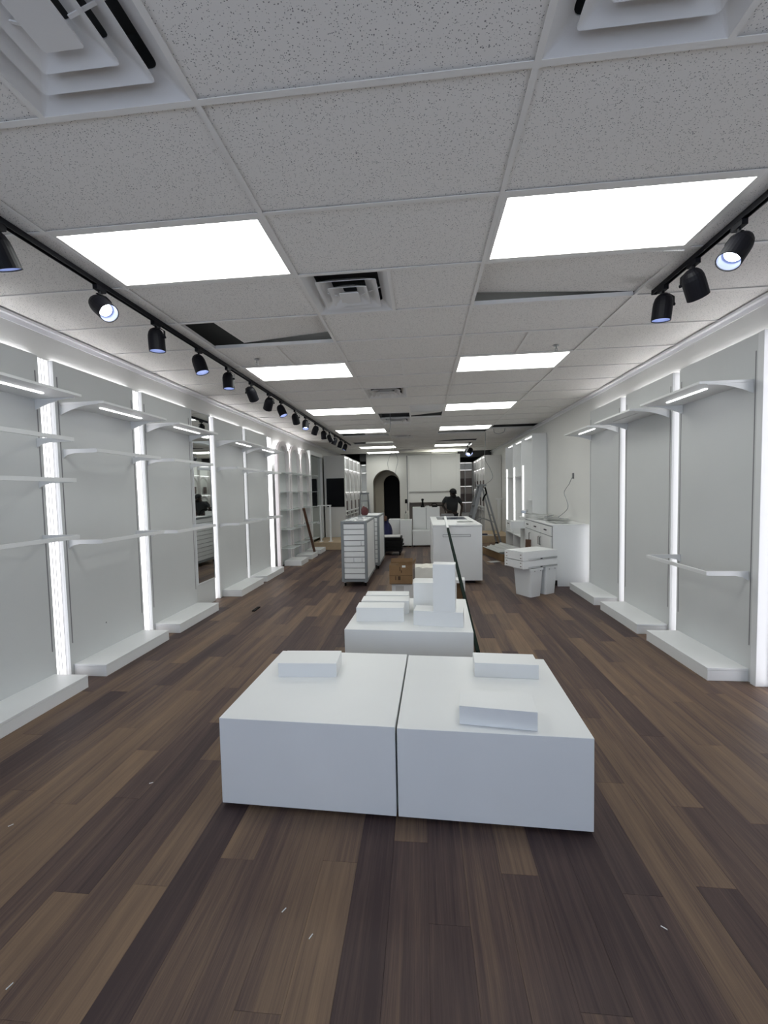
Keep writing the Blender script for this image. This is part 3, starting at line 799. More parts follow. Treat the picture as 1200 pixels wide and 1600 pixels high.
part(t, 'door', bbox(cx0-.012, cx0+.002, cy0+1.44, cy0+2.1, .09, .95, bev=.002), 'white')
def sheet(name, x, y, z, w, d, rot, label, group, m='paper'):
    bm = bmesh.new(); n = 4
    vs = [[bm.verts.new((-w/2 + w*i/n, -d/2 + d*j/n, .001 + .022*abs(math.sin(i*1.3+x*9)*math.cos(j*1.1+y*7))*(1 if z > .9 else .3))) for j in range(n+1)] for i in range(n+1)]
    for i in range(n):
        for j in range(n): bm.faces.new((vs[i][j], vs[i+1][j], vs[i+1][j+1], vs[i][j+1]))
    bmesh.ops.solidify(bm, geom=bm.faces[:], thickness=.001)
    o = link(name, mesh_of(bm, name, m), None, (x, y, z+.002), rot); o['label'] = label; o['category'] = 'paper'; o['group'] = group
sheet('paper_sheet', .78, 7.55, 1.0135, .30, .22, .15, 'white paper sheet lying on the middle counter top', 'loose papers on the counter')
# grey laptop-like slab behind the counter, on the low cabinet
# ------------------------------------------------------------------ rolling slat carts
def cart(y0, y1, label, top_items, dx=0.0):
    x0, x1 = -1.372+dx, -.93+dx
    t = thing('rolling_cart', label, 'cart', ((x0+x1)/2, y0, 0), group='rolling slat carts')
    for xx in (x0, x1-.045):
        for yy in (y0, y1-.045):
            part(t, 'post', bbox(xx, xx+.045, yy, yy+.045, .085, 1.115, bev=.002), 'greyframe')
    for z in (.085, 1.075):
        for yy in (y0+.003, y1-.042): part(t, 'frame_rail', bbox(x0+.045, x1-.045, yy, yy+.039, z, z+.038), 'greyframe')
        for xx in (x0+.003, x1-.042): part(t, 'frame_rail', bbox(xx, xx+.039, y0+.045, y1-.045, z, z+.038), 'greyframe')
    n = 10; z0, z1 = .128, 1.07; hgt = (z1-z0)/n
    for k in range(n):
        zz0, zz1 = z0 + hgt*k + .006, z0 + hgt*(k+1) - .006
        part(t, 'slat', bbox(x0+.046, x1-.046, y0+.008, y0+.030, zz0, zz1, bev=.0015), 'white')
        part(t, 'slat', bbox(x0+.008, x0+.030, y0+.046, y1-.046, zz0, zz1, bev=.0015), 'white')
    part(t, 'backing', bbox(x0+.031, x1-.031, y0+.032, y1-.032, .13, 1.06), 'slot')
    part(t, 'side_panel', bbox(x1-.030, x1-.010, y0+.046, y1-.046, .125, 1.073), 'white')
    part(t, 'top_board', bbox(x0+.02, x1-.02, y0+.02, y1-.02, 1.076, 1.105), 'white')
    for xx in (x0+.045, x1-.045):
        for yy in (y0+.06, y1-.06):
            cst = part(t, 'caster', bbox(xx-.018, xx+.018, yy-.022, yy+.022, .062, .086), 'steel')
            bm = bmesh.new(); lathe(bm, (xx-.013, yy+.012, .034), (1, 0, 0), [(.012, -.002), (.034, 0), (.034, .026), (.012, .028)], 16, True, True); part(cst, 'wheel', bm, 'rubber')
    # hooks clipped on the front slats
    for fx, kk in top_items:
        zz = z0 + hgt*kk
        bm = bmesh.new(); tube(bm, smooth_path([(fx, y0+.006, zz+.075), (fx, y0-.006, zz+.07), (fx, y0-.008, zz+.02), (fx+.004, y0-.022, zz+.012), (fx+.006, y0-.03, zz+.03)], 4), .0045, 6); part(t, 'hook', bm, 'steel')
    return t
cart(6.75, 7.92, 'white slatted display cart in a grey frame on casters, nearer of two', [(-1.32, 6), (-1.03, 6), (-1.16, 3), (-1.02, 3)])
cart(8.30, 9.38, 'white slatted display cart in a grey frame, farther of two', [], .05)
# things lying on the near cart
for i, (x, y, sx, sy, sz, m_, lab) in enumerate([(-1.25, 6.95, .14, .10, .02, 'paper', 'flat white packet at the front left of the near cart top'), (-1.08, 7.05, .11, .16, .025, 'steel', 'shiny metal tray on the near cart top'),
        (-1.22, 7.30, .10, .12, .03, 'foam', 'crumpled white packet in the middle of the near cart top'), (-1.04, 7.45, .10, .10, .022, 'paper', 'white packet near the right edge of the near cart top'), (-1.18, 7.68, .2, .14, .02, 'steel', 'shiny bracket plate at the back of the near cart top')]):
    bm = bmesh.new(); box(bm, x-sx/2, x+sx/2, y-sy/2, y+sy/2, 1.108, 1.108+sz)
    bmesh.ops.subdivide_edges(bm, edges=bm.edges[:], cuts=2)
    for v in bm.verts:
        if v.co.z > 1.11: v.co += Vector((random.uniform(-1, 1), random.uniform(-1, 1), random.uniform(-1, .4)))*.008
    solo('packet', bm, m_, lab, 'packet', 'small packets on the near cart')
bm = bmesh.new(); lathe(bm, (-1.10, 7.20, 1.1055), (0, 0, 1), [(.028, 0), (.045, 0), (.045, .045), (.028, .045), (.028, 0)], 16); solo('tape_roll', bm, 'steel', 'grey tape roll on the near cart top', 'tape')
def lump(cx, cy, z0, rx, ry, h, m_, name, label, cat, seed=1):
    rnd = random.Random(seed); bm = bmesh.new(); bmesh.ops.create_icosphere(bm, subdivisions=3, radius=1)
    for v in bm.verts:
        f = 1 + .14*math.sin(v.co.x*4+seed) * math.cos(v.co.y*5+seed*2) + rnd.uniform(-.05, .05)
        v.co = Vector((cx + v.co.x*rx*f, cy + v.co.y*ry*f, z0 + max(0, (v.co.z*.62+.42))*h*f))
    return solo(name, bm, m_, label, cat, smooth=True)
lump(-1.22, 8.60, 1.108, .075, .09, .17, 'maroon', 'cloth_bundle', 'reddish brown cloth bundle on the farther cart', 'cloth', 3)

# black dolly with a flat black stack
t = thing('black_dolly', 'low black dolly on casters stacked with flat boards, right of the carts', 'dolly', (-.76, 10.3, 0))
for k in range(4):
    part(t, 'crate', bbox(-1.05, -.52+.012*((k*7) % 3), 10.05, 10.55, .135+.082*k, .135+.082*k+.074, bev=.006), 'rubber')
part(t, 'deck', bbox(-1.04, -.51, 10.06, 10.56, .10, .132), 'black')
for x, y in ((-.98, 10.12), (-.57, 10.12), (-.98, 10.48), (-.57, 10.48)):
    cst = part(t, 'caster', bbox(x-.02, x+.02, y-.02, y+.02, .07, .10), 'black')
    bm = bmesh.new(); lathe(bm, (x-.016, y+.01, .042), (1, 0, 0), [(.015, 0), (.042, 0), (.042, .032), (.015, .032)], 16, True, True); part(cst, 'wheel', bm, 'rubber')
t = part(t, 'handle', bbox(-.515, -.47, 10.2, 10.4, .25, .275), 'black')
bm = bbox(-1.03, -.56, 10.06, 10.5, .458, .478); solo('flat_board', bm, 'greyboard', 'pale grey board lying on the black dolly', 'board')
lump(-.98, 11.1, 0, .16, .18, .78, 'blue', 'blue_bag', 'dark blue bag standing behind the black dolly', 'bag', 5)
lump(-1.02, 11.0, .80, .07, .07, .14, 'brownwood', 'tool_bundle', 'brown tool bundle sticking out of the blue bag', 'tools', 8)

# cardboard box on a white box, and a cream box behind
t = thing('shipping_box', 'white flat box on the floor under the cardboard box', 'box', (-.30, 5.98, 0))
part(t, 'body', bbox(-.455, -.13, 5.83, 6.15, 0, .262, bev=.002), 'white')
part(t, 'panel_label', bbox(-.40, -.28, 5.827, 5.8295, .14, .23), 'greyboard')
t = thing('cardboard_box', 'brown cardboard box with raised flaps on top of a white box', 'box', (-.32, 5.95, .263))
bx0, bx1, by0, by1, bz0, bz1 = -.485, -.155, 5.80, 6.12, .263, .537
bm = bmesh.new(); strip_prism(bm, [(bx0, by0), (bx1, by0), (bx1, by1), (bx0, by1)], [(bx0+.006, by0+.006), (bx1-.006, by0+.006), (bx1-.006, by1-.006), (bx0+.006, by1-.006)], bz0, bz1, 'z', True); box(bm, bx0, bx1, by0, by1, bz0-.0, bz0+.006)
part(t, 'carton', bm, 'card')
for a, b_, w in (((bx0, by1, bz1), (bx1, by1, bz1), (0, .10, .035)), ((bx0, by0, bz1), (bx1-.2, by0, bz1), (0, .12, .012)), ((bx1, by0, bz1), (bx1, by1, bz1), (.05, 0, .05))):
    bm = bmesh.new(); a, b_, w = Vector(a), Vector(b_), Vector(w)
    vs = [bm.verts.new(p) for p in (a, b_, b_+w, a+w)]; bm.faces.new(vs); bmesh.ops.solidify(bm, geom=bm.faces[:], thickness=.005); part(t, 'flap', bm, 'card')
for x, z, w, h in ((-.40, .325, .012, .055), (-.36, .325, .035, .055), (-.335, .455, .01, .06), (-.315, .43, .012, .035)):
    part(t, 'print_mark', bbox(x, x+w, by0-.0015, by0+.001, z, z+h), 'carddark')
part(t, 'tape', bbox(-.30, -.25, by0-.002, by0+.0, bz1-.03, bz1), 'paper')
part(t, 'seam', bbox(bx0, bx1, by0-.001, by0+.001, .385, .389), 'carddark')
bm = bbox(-.10, .135, 5.02, 5.28, 0, .655)
bmesh.ops.subdivide_edges(bm, edges=bm.edges[:], cuts=4, use_grid_fill=True)
for v in bm.verts:
    if v.co.z > .60: v.co.z += random.uniform(-.012, .008)
solo('cream_carton', bm, 'cream', 'cream coloured carton standing behind the tallest riser block', 'box')

# ------------------------------------------------------------------ right side: drawer cabinet, bins, drawers, clutter
t = thing('drawer_cabinet', 'white drawer cabinet with dark pulls against the right wall', 'cabinet', (2.38, 7.85, 0))
X1, X2, Ya, Yb = 2.11, 2.685, 6.79, 9.0
bm = bmesh.new()
box(bm, X1, X2, Ya+.02, Yb, .10, .985); part(t, 'body', bm, 'white')
bm = bmesh.new(); prism(bm, [(X1, .10), (X1+.07, .10), (X1+.07, 0), (X2, 0), (X2, .985), (X1, .985)], Ya, Ya+.02, 'y'); part(t, 'end_panel', bm, 'white')
part(t, 'toe_kick', bbox(X1+.07, X2, Ya+.02, Yb, 0, .10), 'black', label='dark recessed base')
part(t, 'top', bbox(X1-.025, X2, Ya-.005, Yb, .986, 1.008, bev=.002), 'white')
part(t, 'gap_shade', bbox(X1-.0012, X1-.0002, Ya+.03, 8.56, .11, .978), 'slot', label='dark sheet as shade between the drawer fronts')  # dark sheet behind the fronts stands in for shade in the gaps
seg = [(6.84, 7.45), (7.47, 8.08), (8.10, 8.55), (8.57, 8.96)]
for a, c in seg[:3]:
    d_ = part(t, 'drawer', bbox(X1-.018, X1-.0014, a+.004, c-.004, .815, .968, bev=.002), 'white')
    part(d_, 'pull', bbox(X1-.034, X1-.018, (a+c)/2-.06, (a+c)/2+.06, .885, .905, bev=.003), 'black')
for i, (a, c) in enumerate(((6.84, 7.45), (7.47, 8.08), (8.10, 8.55))):
    d_ = part(t, 'door', bbox(X1-.018, X1-.0014, a+.004, c-.004, .12, .80, bev=.002), 'white')
    yy = c-.04 if i == 0 else a+.04
    bm = bmesh.new(); tube(bm, [(X1-.018, yy, .60), (X1-.04, yy, .60), (X1-.04, yy, .74), (X1-.018, yy, .74)], .006, 6); part(d_, 'handle', bm, 'black')
d_ = part(t, 'drawer', bbox(X1-.30, X1-.282, 8.57, 8.96, .76, .95, bev=.002), 'white', label='pulled-out drawer')
part(d_, 'drawer_box', bbox(X1-.281, X1-.002, 8.60, 8.93, .78, .93), 'white')
part(d_, 'pull', bbox(X1-.316, X1-.30, 8.70, 8.82, .875, .888, bev=.003), 'black')
gp = 'papers on the drawer cabinet'
for i, (x, y, w, d, rot, lab) in enumerate([(2.30, 7.15, .30, .42, .1, 'nearest white paper sheet on the drawer cabinet'), (2.42, 7.62, .42, .50, -.2, 'large curled white sheet in the middle of the drawer cabinet'), (2.28, 8.05, .36, .40, .3, 'white sheet overhanging the drawer cabinet front'),
                                           (2.48, 8.45, .34, .42, .05, 'white sheet near the far end of the drawer cabinet'), (2.2, 8.7, .30, .36, .5, 'farthest white sheet on the drawer cabinet')]):
    sheet('paper_sheet', x, y, 1.0085 + .016*i, w, d, rot, lab, gp)
bm = bmesh.new(); bar(bm, (2.20, 7.50, 1.085), (2.45, 7.95, 1.085), .05, .012); solo('metal_rail', bm, 'greyframe', 'grey metal rail lying on the drawer cabinet papers', 'rail')
bm = bmesh.new(); bar(bm, (2.02, 8.35, 1.135), (2.2, 8.9, 1.135), .09, .05); solo('drawer_runner', bm, 'steel', 'metal drawer runner at the far front edge of the drawer cabinet', 'runner')
# cable from the wall down onto the cabinet
pts = [(2.692, 7.55, 1.80), (2.66, 7.55, 1.76), (2.64, 7.62, 1.66), (2.62, 7.80, 1.52), (2.60, 7.60, 1.36), (2.55, 7.42, 1.24), (2.52, 7.62, 1.12), (2.45, 7.60, 1.07), (2.45, 7.30, 1.062)]
t = thing('wall_cable', 'grey cable curling from the right wall down to the drawer cabinet', 'cable', (2.6, 7.6, 1.06))
bm = bmesh.new(); tube(bm, smooth_path(pts, 8), .006, 6); part(t, 'cord', bm, 'greyframe')
part(t, 'connector', bbox(2.675, 2.698, 7.53, 7.57, 1.76, 1.86), 'slot')

# tall lit display cabinet beyond
t = thing('lit_display_cabinet', 'tall white open display cabinet with three lit bays on the right wall', 'cabinet', (2.54, 10.5, 0))
Z = 2.76; X1, X2 = 2.385, 2.685; ys = [9.11, 10.06, 10.98, 11.9]
for y in ys: part(t, 'divider', bbox(X1, X2, y-.012, y+.012, 0, Z), 'white')
part(t, 'top', bbox(X1, X2, ys[0]-.012, ys[-1]+.012, Z, Z+.025), 'white')
part(t, 'back', bbox(X2, X2+.012, ys[0], ys[-1], 0, Z), 'white')
for i, (a, c) in enumerate(zip(ys, ys[1:])):
    part(t, 'light_strip', bbox(X1+.06, X1+.09, a+.10, c-.10, Z-.012, Z-.001), 'e_back')
    part(t, 'light_strip', bbox(X1+.025, X1+.05, c-.022, c-.0125, .62, 2.15), 'e_back')
    part(t, 'shelf', bbox(X1+.01, X2, a+.013, c-.013, .40, .42), 'white')
    if i: part(t, 'shelf', bbox(X1+.01, X2, a+.013, c-.013, 1.90, 1.915), 'white')
    else: part(t, 'shelf', bbox(X1+.16, X2, a+.013, c-.013, 1.32, 1.335), 'white')
    for k in range(14 if i == 0 else 0):
        part(t, 'shelf_clip', bbox(X1+.03, X1+.045, a+.0125, a+.022, .95+k*.12, .965+k*.12), 'slot')

# two waste bins with two drawer boxes on top
def bin_(cx, cy, rot, label):
    t = thing('waste_bin', label, 'bin', (cx, cy, 0), rot, 'white plastic bins under the drawers')
    bm = bmesh.new()
    def rr(w, d, r=.03): 
        out = []
        for sx, sy, a0 in ((1, 1, 0), (-1, 1, PI/2), (-1, -1, PI), (1, -1, 1.5*PI)):
            for k in range(4):
                a = a0 + PI/2*k/3; out.append((sx*(w/2-r)+r*math.cos(a), sy*(d/2-r)+r*math.sin(a)))
        return out
    rings = []
    for w, d, z in ((.215, .30, 0), (.25, .355, .40), (.27, .375, .40), (.27, .375, .43), (.245, .35, .43), (.21, .295, .012)):
        rings.append([bm.verts.new((p[0], p[1], z)) for p in rr(w, d)])
    for a, b_ in zip(rings, rings[1:]):
        for k in range(len(a)): bm.faces.new((a[k], a[(k+1) % len(a)], b_[(k+1) % len(a)], b_[k]))
    bm.faces.new(rings[0][::-1]); bm.faces.new(rings[-1])
    part(t, 'bucket', bm, 'bin', local=True)
    for s in (-.06, .06):
        part(t, 'rivet', bbox(s-.006, s+.006, -.19, -.184, .385, .397), 'slot', local=True)
bin_(1.575, 6.26, math.radians(33), 'white plastic waste bin under the drawer boxes, left one')
bin_(1.835, 6.44, math.radians(33), 'white plastic waste bin under the drawer boxes, right one')
def drawer_box(z, label):
    t = thing('drawer_box', label, 'drawer', (1.445, 6.005, z), math.radians(29), 'loose drawer boxes on the bins')
    # local x runs along the long side (to the right and back), local y to the left and back
    L_, D_, h = .66, .40, .118
    part(t, 'long_side', bbox(0, L_, 0, .014, 0, h, bev=.001), 'white', local=True)
    part(t, 'long_side', bbox(0, L_, D_-.014, D_, 0, h, bev=.001), 'white', local=True)
    part(t, 'end_board', bbox(0.0, .014, .0145, D_-.0145, 0.004, h-.002, bev=.001), 'white', local=True)
    part(t, 'end_board', bbox(L_-.014, L_, .0145, D_-.0145, 0.004, h-.002, bev=.001), 'white', local=True)
    part(t, 'bottom', bbox(.014, L_-.014, .014, D_-.014, .015, .02), 'white', local=True)
    part(t, 'runner', bbox(.10, L_-.005, -.008, -.0005, .004, .026), 'steel', local=True, label='metal runner')
    part(t, 'catch', bbox(.32, .36, -.010, -.008, .008, .022), 'black', local=True)
    for yy in (.05, .35):
        for zz in (.035, .085): part(t, 'screw', bbox(-.003, -.0005, yy-.012, yy+.012, zz-.005, zz+.005), 'brownwood', local=True)
    return t
drawer_box(.4305, 'lower white drawer box laid across the two bins')
dt = drawer_box(.551, 'upper white drawer box stacked on the lower one')
bm = bbox(.02, .63, .02, .38, .119, .129); ob = link('board_panel', mesh_of(bm, 'board_panel', 'white'), None, (1.445, 6.005, .551), math.radians(29)); ob['label'] = 'flat white board lying on the upper drawer box'; ob['category'] = 'board'

# open carton with foam, grey board, papers on the floor
t = thing('open_carton', 'long open cardboard carton with white foam on the floor beside the cabinet', 'box', (1.83, 9.75, 0), math.radians(12))
bm = bmesh.new(); w, d, h = .42, 1.2, .16
strip_prism(bm, [(-w/2, -d/2), (w/2, -d/2), (w/2, d/2), (-w/2, d/2)], [(-w/2+.008, -d/2+.008), (w/2-.008, -d/2+.008), (w/2-.008, d/2-.008), (-w/2+.008, d/2-.008)], 0, h, 'z', True); box(bm, -w/2, w/2, -d/2, d/2, 0, .008)
part(t, 'carton', bm, 'card', local=True)
bm = bmesh.new(); box(bm, -w/2+.01, w/2-.01, -d/2+.01, d/2-.01, .01, .13); part(t, 'contents', bm, 'greyframe', local=True, label='dark contents')
bm = bmesh.new()
pth = smooth_path([(-.26, -.1, .19), (-.12, 0, .21), (.05, -.05, .25), (.26, .0, .28)], 5)
lo = [bm.verts.new((p.x, -.52+.03*math.sin(i), p.z)) for i, p in enumerate(pth)]; hi = [bm.verts.new((p.x, .45+.04*math.cos(i), p.z+.02*math.sin(i*2))) for i, p in enumerate(pth)]
for i in range(len(pth)-1): bm.faces.new((lo[i], lo[i+1], hi[i+1], hi[i]))
bmesh.ops.solidify(bm, geom=bm.faces[:], thickness=.03)
foam = link('foam_sheet', mesh_of(bm, 'foam_sheet', 'foam'), None, (1.83, 9.75, 0), math.radians(12)); foam['label'] = 'crumpled white foam sheet lying over the open carton'; foam['category'] = 'foam'
bm = bmesh.new(); prism(bm, [(1.78, 0), (1.96, 0), (2.02, .50), (1.84, .50)], 7.72, 7.75, 'y'); bmesh.ops.rotate(bm, verts=bm.verts[:], cent=(1.9, 7.73, 0), matrix=Matrix.Rotation(math.radians(-8), 3, 'X'))
solo('grey_board', bm, 'greyboard', 'grey board leaning upright before the drawer cabinet doors', 'board')
bm = bmesh.new(); bar(bm, (1.98, 7.93, 0.012), (2.03, 8.03, .62), .10, .02, up=(0, 1, 0)); solo('brown_offcut', bm, 'brownwood', 'brown wood offcut leaning behind the grey board', 'board')
sheet('paper_sheet', 1.56, 9.1, 0, .26, .18, .4, 'white paper scrap on the floor beside the open carton', 'paper on the floor by the carton')

# ------------------------------------------------------------------ raised wooden platforms and racks
def deck(x0, x1, y0, y1, label):
    t = thing('wood_deck', label, 'platform', ((x0+x1)/2, y0, 0), group='raw plywood decks')
    part(t, 'top_sheet', bbox(x0, x1, y0, y1, .182, .20), 'wood')
    bm = bmesh.new(); strip_prism(bm, [(x0+.005, y0+.005), (x1-.005, y0+.005), (x1-.005, y1), (x0+.005, y1)], [(x0+.04, y0+.04), (x1-.04, y0+.04), (x1-.04, y1-.04), (x0+.04, y1-.04)], 0, .181, 'z', True)
    part(t, 'frame', bm, 'wood')
deck(-3.06, -2.12, 11.18, 12.55, 'low raw plywood deck in front of the black wall screen, left side')
deck(1.74, 2.66, 12.35, 14.05, 'low raw plywood deck under the right ladder')
def rack(xa, xb, y, z1, label, shelf_z=None, loc2=None):
    t = thing('white_rack', label, 'rack', ((xa+xb)/2, y, .20))
    for x in (xa, xb): part(t, 'post', bbox(x-.02, x+.02, y-.02, y+.02, .201, z1), 'white')
    part(t, 'top_bar', bbox(xa-.08, xb+.03, y-.03, y+.03, z1, z1+.03), 'white')
    if shelf_z: part(t, 'cross_bar', bbox(xa-.10, xa+.02, y-.028, y+.028, shelf_z, shelf_z+.03), 'white')
    for x in (xa, xb): part(t, 'foot', bbox(x-.05, x+.05, y-.08, y+.08, .2005, .212), 'white')
rack(-2.90, -2.62, 11.45, 1.22, 'white open rack on the left plywood deck', .72)
t = thing('white_stand', 'white post with a top arm standing on the right plywood deck', 'stand', (2.50, 13.6, .2))
part(t, 'post', bbox(2.46, 2.54, 13.56, 13.64, .201, 1.26), 'white'); part(t, 'arm', bbox(2.38, 2.66, 13.57, 13.63, 1.261, 1.295), 'white')
sheet('paper_sheet', 1.95, 12.6, .201, .36, .30, .2, 'white paper lying on the right plywood deck', 'papers on the right deck')
bm = bbox(1.80, 1.98, 12.62, 12.80,   .2125, .236); solo('folder', bm, 'blue', 'dark blue folder on the right plywood deck', 'folder')

# ------------------------------------------------------------------ end walls with lit display
def lit_wall(xf, q, y0, y1, n, label, xb):
    """display wall at x=xf facing q (+1: +x), near end is a plain white slab"""
    Z = 2.755
    t = thing('lit_display_wall', label, 'display wall', ((xf+xb)/2, y0, 0), group='lit display walls')
    part(t, 'end_slab', bbox(min(xf, xb), max(xf, xb), y0, y0+.05, 0, Z), 'wall')
    part(t, 'back', bbox(min(xb, xf-q*.09), max(xb, xf-q*.09), y0+.05, y1, 0, Z), 'white')
    part(t, 'top', bbox(min(xf, xf-q*.09), max(xf, xf-q*.09), y0+.05, y1, Z-.03, Z), 'white')
    pitch = (y1-y0-.05)/n
    for k in range(n+1):
        y = y0+.05+pitch*k
        part(t, 'divider', bbox(min(xf, xf-q*.09), max(xf, xf-q*.09), y-.02 if k else y, y+.02, 0, Z-.031), 'greyboard')
    for z in (2.36, 1.62, .98, .86): part(t, 'shelf', bbox(min(xf-q*.005, xf-q*.089), max(xf-q*.005, xf-q*.089), y0+.063, y1-.013, z-.012, z+.012), 'white')
    for k in range(n):
        a, c = y0+.05+pitch*k+.03, y0+.05+pitch*(k+1)-.03; yc = (a+c)/2; hw = (c-a)/2
        for z0, zs in ((1.65, 2.32-hw-.01), (1.0, 1.60-hw-.01)):
            bm = bmesh.new(); strip_prism(bm, arch_pts(yc, hw, z0, zs, 10), arch_pts(yc, hw-.05, z0, zs, 10), min(xf-q*.07, xf-q*.086), max(xf-q*.07, xf-q*.086), 'x'); part(t, 'small_arch', bm, 'greyboard')
        for z in (Z-.036, 2.344, 1.604):
            part(t, 'light_strip', bbox(min(xf-q*.03, xf-q*.055), max(xf-q*.03, xf-q*.055), a, c, z-.006, z), 'e_back')
        part(t, 'brown_panel', bbox(min(xf-q*.015, xf-q*.03), max(xf-q*.015, xf-q*.03), yc-.11, yc+.11, 1.02, 1.32), 'taupedark', label='dark brown panel')
        part(t, 'brown_panel', bbox(min(xf-q*.015, xf-q*.03), max(xf-q*.015, xf-q*.03), yc-.11, yc+.11, 1.66, 1.92) if q < 0 else bbox(min(xf-q*.015, xf-q*.03), max(xf-q*.015, xf-q*.03), yc-.08, yc+.08, .88, .96), 'taupedark', label='dark brown panel')
lit_wall(-2.395, 1, 12.62, 15.9, 4, 'white wall of lit arched niches at the back left, screen on its end', -3.05)
lit_wall(2.13, -1, 14.10, 17.1, 4, 'white wall of lit arched niches at the back right, behind the ladder', 2.685)
t = thing('wall_screen', 'black rectangular screen on the white end wall at the back left', 'screen', (-2.70, 12.60, 1.13))
part(t, 'panel', bbox(-2.975, -2.415, 12.585, 12.618, 1.15, 2.045, bev=.004), 'screen')
part(t, 'bezel', bbox(-2.965, -2.425, 12.582, 12.586, 1.16, 2.035), 'screen')
def back_shelves(x0, x1, y, label, cols, backs):
    Z = 2.74 if backs else 2.68
    t = thing('back_shelving', label, 'shelving', ((x0+x1)/2, y, 0))
    part(t, 'back', bbox(x0, x1, y+.30, y+.32, 0, Z), 'white'); part(t, 'top', bbox(x0, x1, y, y+.30, Z-.025, Z), 'white')
    w = (x1-x0)/cols
    for k in range(cols+1): part(t, 'divider', bbox(max(x0, x0+w*k-.012), min(x1, x0+w*k+.012), y, y+.30, 0, Z-.026), 'white')
    for z in ((2.44, 1.76, 1.09) if backs else (2.36, 1.62, .88)):
        part(t, 'shelf', bbox(x0+.013, x1-.013, y-.004, y+.30, z-.02, z+.012), 'white')
        part(t, 'light_strip', bbox(x0+.05, x1-.05, y+.02, y+.045, z-.027, z-.0205), 'e_back')
    part(t, 'light_strip', bbox(x0+.05, x1-.05, y+.02, y+.045, Z-.033, Z-.0255), 'e_back')
    if backs:
        for k in range(cols):
            a, c = x0+w*k+.014, x0+w*(k+1)-.014
            for z0, z1, m_ in ((2.09, 2.41, 'taupe'), (1.775, 2.085, 'taupedark'), (1.44, 1.73, 'taupe'), (1.105, 1.435, 'taupedark'), (.65, 1.06, 'taupe')):
                part(t, 'back_panel', bbox(a, c, y+.27, y+.298, z0, z1), m_)
    part(t, 'base_cabinet', bbox(x0, x1, y-.12, y-.004, 0, .62), 'white')
back_shelves(1.50, 2.12, 17.2, 'white lit back shelving with brown panels to the right of the upper cupboards', 2, True)
back_shelves(-2.40, -2.165, 16.05, 'narrow white lit shelving in the gap left of the arch', 1, False)

# upper cupboards and recess at the back
t = thing('upper_cupboard', 'large plain white two-door upper cupboard on the back wall', 'cupboard', (.37, 15.2, 0))
X1, X2, Y_ = -.49, 1.26, 14.6
part(t, 'carcass', bbox(X1, X2, Y_+.02, YB+.1, 1.56, 2.86), 'cupboard')
for a, c in ((X1+.05, .33), (.336, X2-.06)):
    part(t, 'door', bbox(a, c, Y_, Y_+.019, 1.57, 2.83, bev=.002), 'cupboard')
bm = bmesh.new(); box(bm, X1, X1+.03, Y_-.005, YB, .0, 2.87); box(bm, X2-.03, X2+.10, Y_-.005, YB, .0, 2.87)
part(t, 'side_panel', bm, 'cupboard')
part(t, 'dark_edge', bbox(X1-.034, X1-.001, Y_-.004, Y_+.02, .9, 2.86), 'slot'); part(t, 'top_edge', bbox(X1, X2+.05, Y_-.005, Y_+.02, 2.871, 2.885), 'slot')
part(t, 'lower_panel', bbox(X1+.03, X2-.03, Y_+.06, Y_+.08, 1.18, 1.558), 'cupboard')
part(t, 'back_panel', bbox(X1+.03, X2-.03, Y_+.5, Y_+.52, .0, 1.178), 'taupe')
struct('trim_5', bbox(-.51, 1.40, YB-.0, YB+.1, 2.0, H+.3), 'wallback')

# low white cabinets in front
def cab(x0, x1, y0, y1, z1, label, doors):
    t = thing('low_cabinet', label, 'cabinet', ((x0+x1)/2, (y0+y1)/2, 0), group='white base cabinets at the back')
    part(t, 'carcass', bbox(x0, x1, y0+.02, y1, .03, z1), 'white')
    w = (x1-x0)/doors
    part(t, 'gap_shade', bbox(x0+.003, x1-.003, y0+.0165, y0+.0195, .04, z1-.004), 'slot', label='dark sheet as shade around the doors')  # shade in the door gaps, given as a dark sheet behind
    for k in range(doors): part(t, 'door', bbox(x0+w*k+.006, x0+w*(k+1)-.006, y0, y0+.0155, .045, z1-.006, bev=.002), 'white')
    for x in (x0+.06, x1-.06):
        for y in (y0+.06, y1-.06): part(t, 'foot', bbox(x-.02, x+.02, y-.02, y+.02, 0, .03), 'black')
cab(-.64, -.30, 11.62, 12.15, .765, 'low white cabinet box at the left front of the back cabinets', 1)
cab(-.99, -.66, 11.95, 12.45, .765, 'low white cabinet box beside the dark arch, left of the others', 1)
cab(-.285, .53, 11.66, 12.18, .45, 'lowest white cabinet in front of the tall pair', 1)
cab(-.285, .53, 12.25, 12.8, 1.10, 'tall white two-door base cabinet carrying tools, before the cupboard', 2)
# items on them
t = thing('spray_bottle', 'clear bottle with dark pump on the low white cabinet box', 'bottle', (-.47, 11.85, .766))
bm = bmesh.new(); lathe(bm, (-.47, 11.85, .7655), (0, 0, 1), [(.045, 0), (.05, .01), (.05, .13), (.025, .17), (.02, .19)], 14, True, True); part(t, 'bottle', bm, 'glass')
bm = bmesh.new(); lathe(bm, (-.47, 11.85, .7655), (0, 0, 1), [(.022, .185), (.022, .215), (.01, .22), (.01, .26)], 12, True, True); box(bm, -.475, -.465, 11.78, 11.87, 1.02, 1.035); part(t, 'pump', bm, 'slot')
t = thing('upright_tool', 'black upright tool with a round top on the tall white base cabinet', 'tool', (.02, 12.4, 1.1005))
bm = bmesh.new(); lathe(bm, (.02, 12.4, 1.1005), (0, 0, 1), [(.06, 0), (.06, .03), (.045, .05), (.03, .10), (.025, .16), (.03, .20)], 14, True, True); part(t, 'base', bm, 'rubber')
bm = bmesh.new(); lathe(bm, (.02, 12.4, 1.30), (0, 0, 1), [(.03, 0), (.042, .02), (.042, .045), (.02, .06)], 14, True, True); part(t, 'knob', bm, 'rubber')
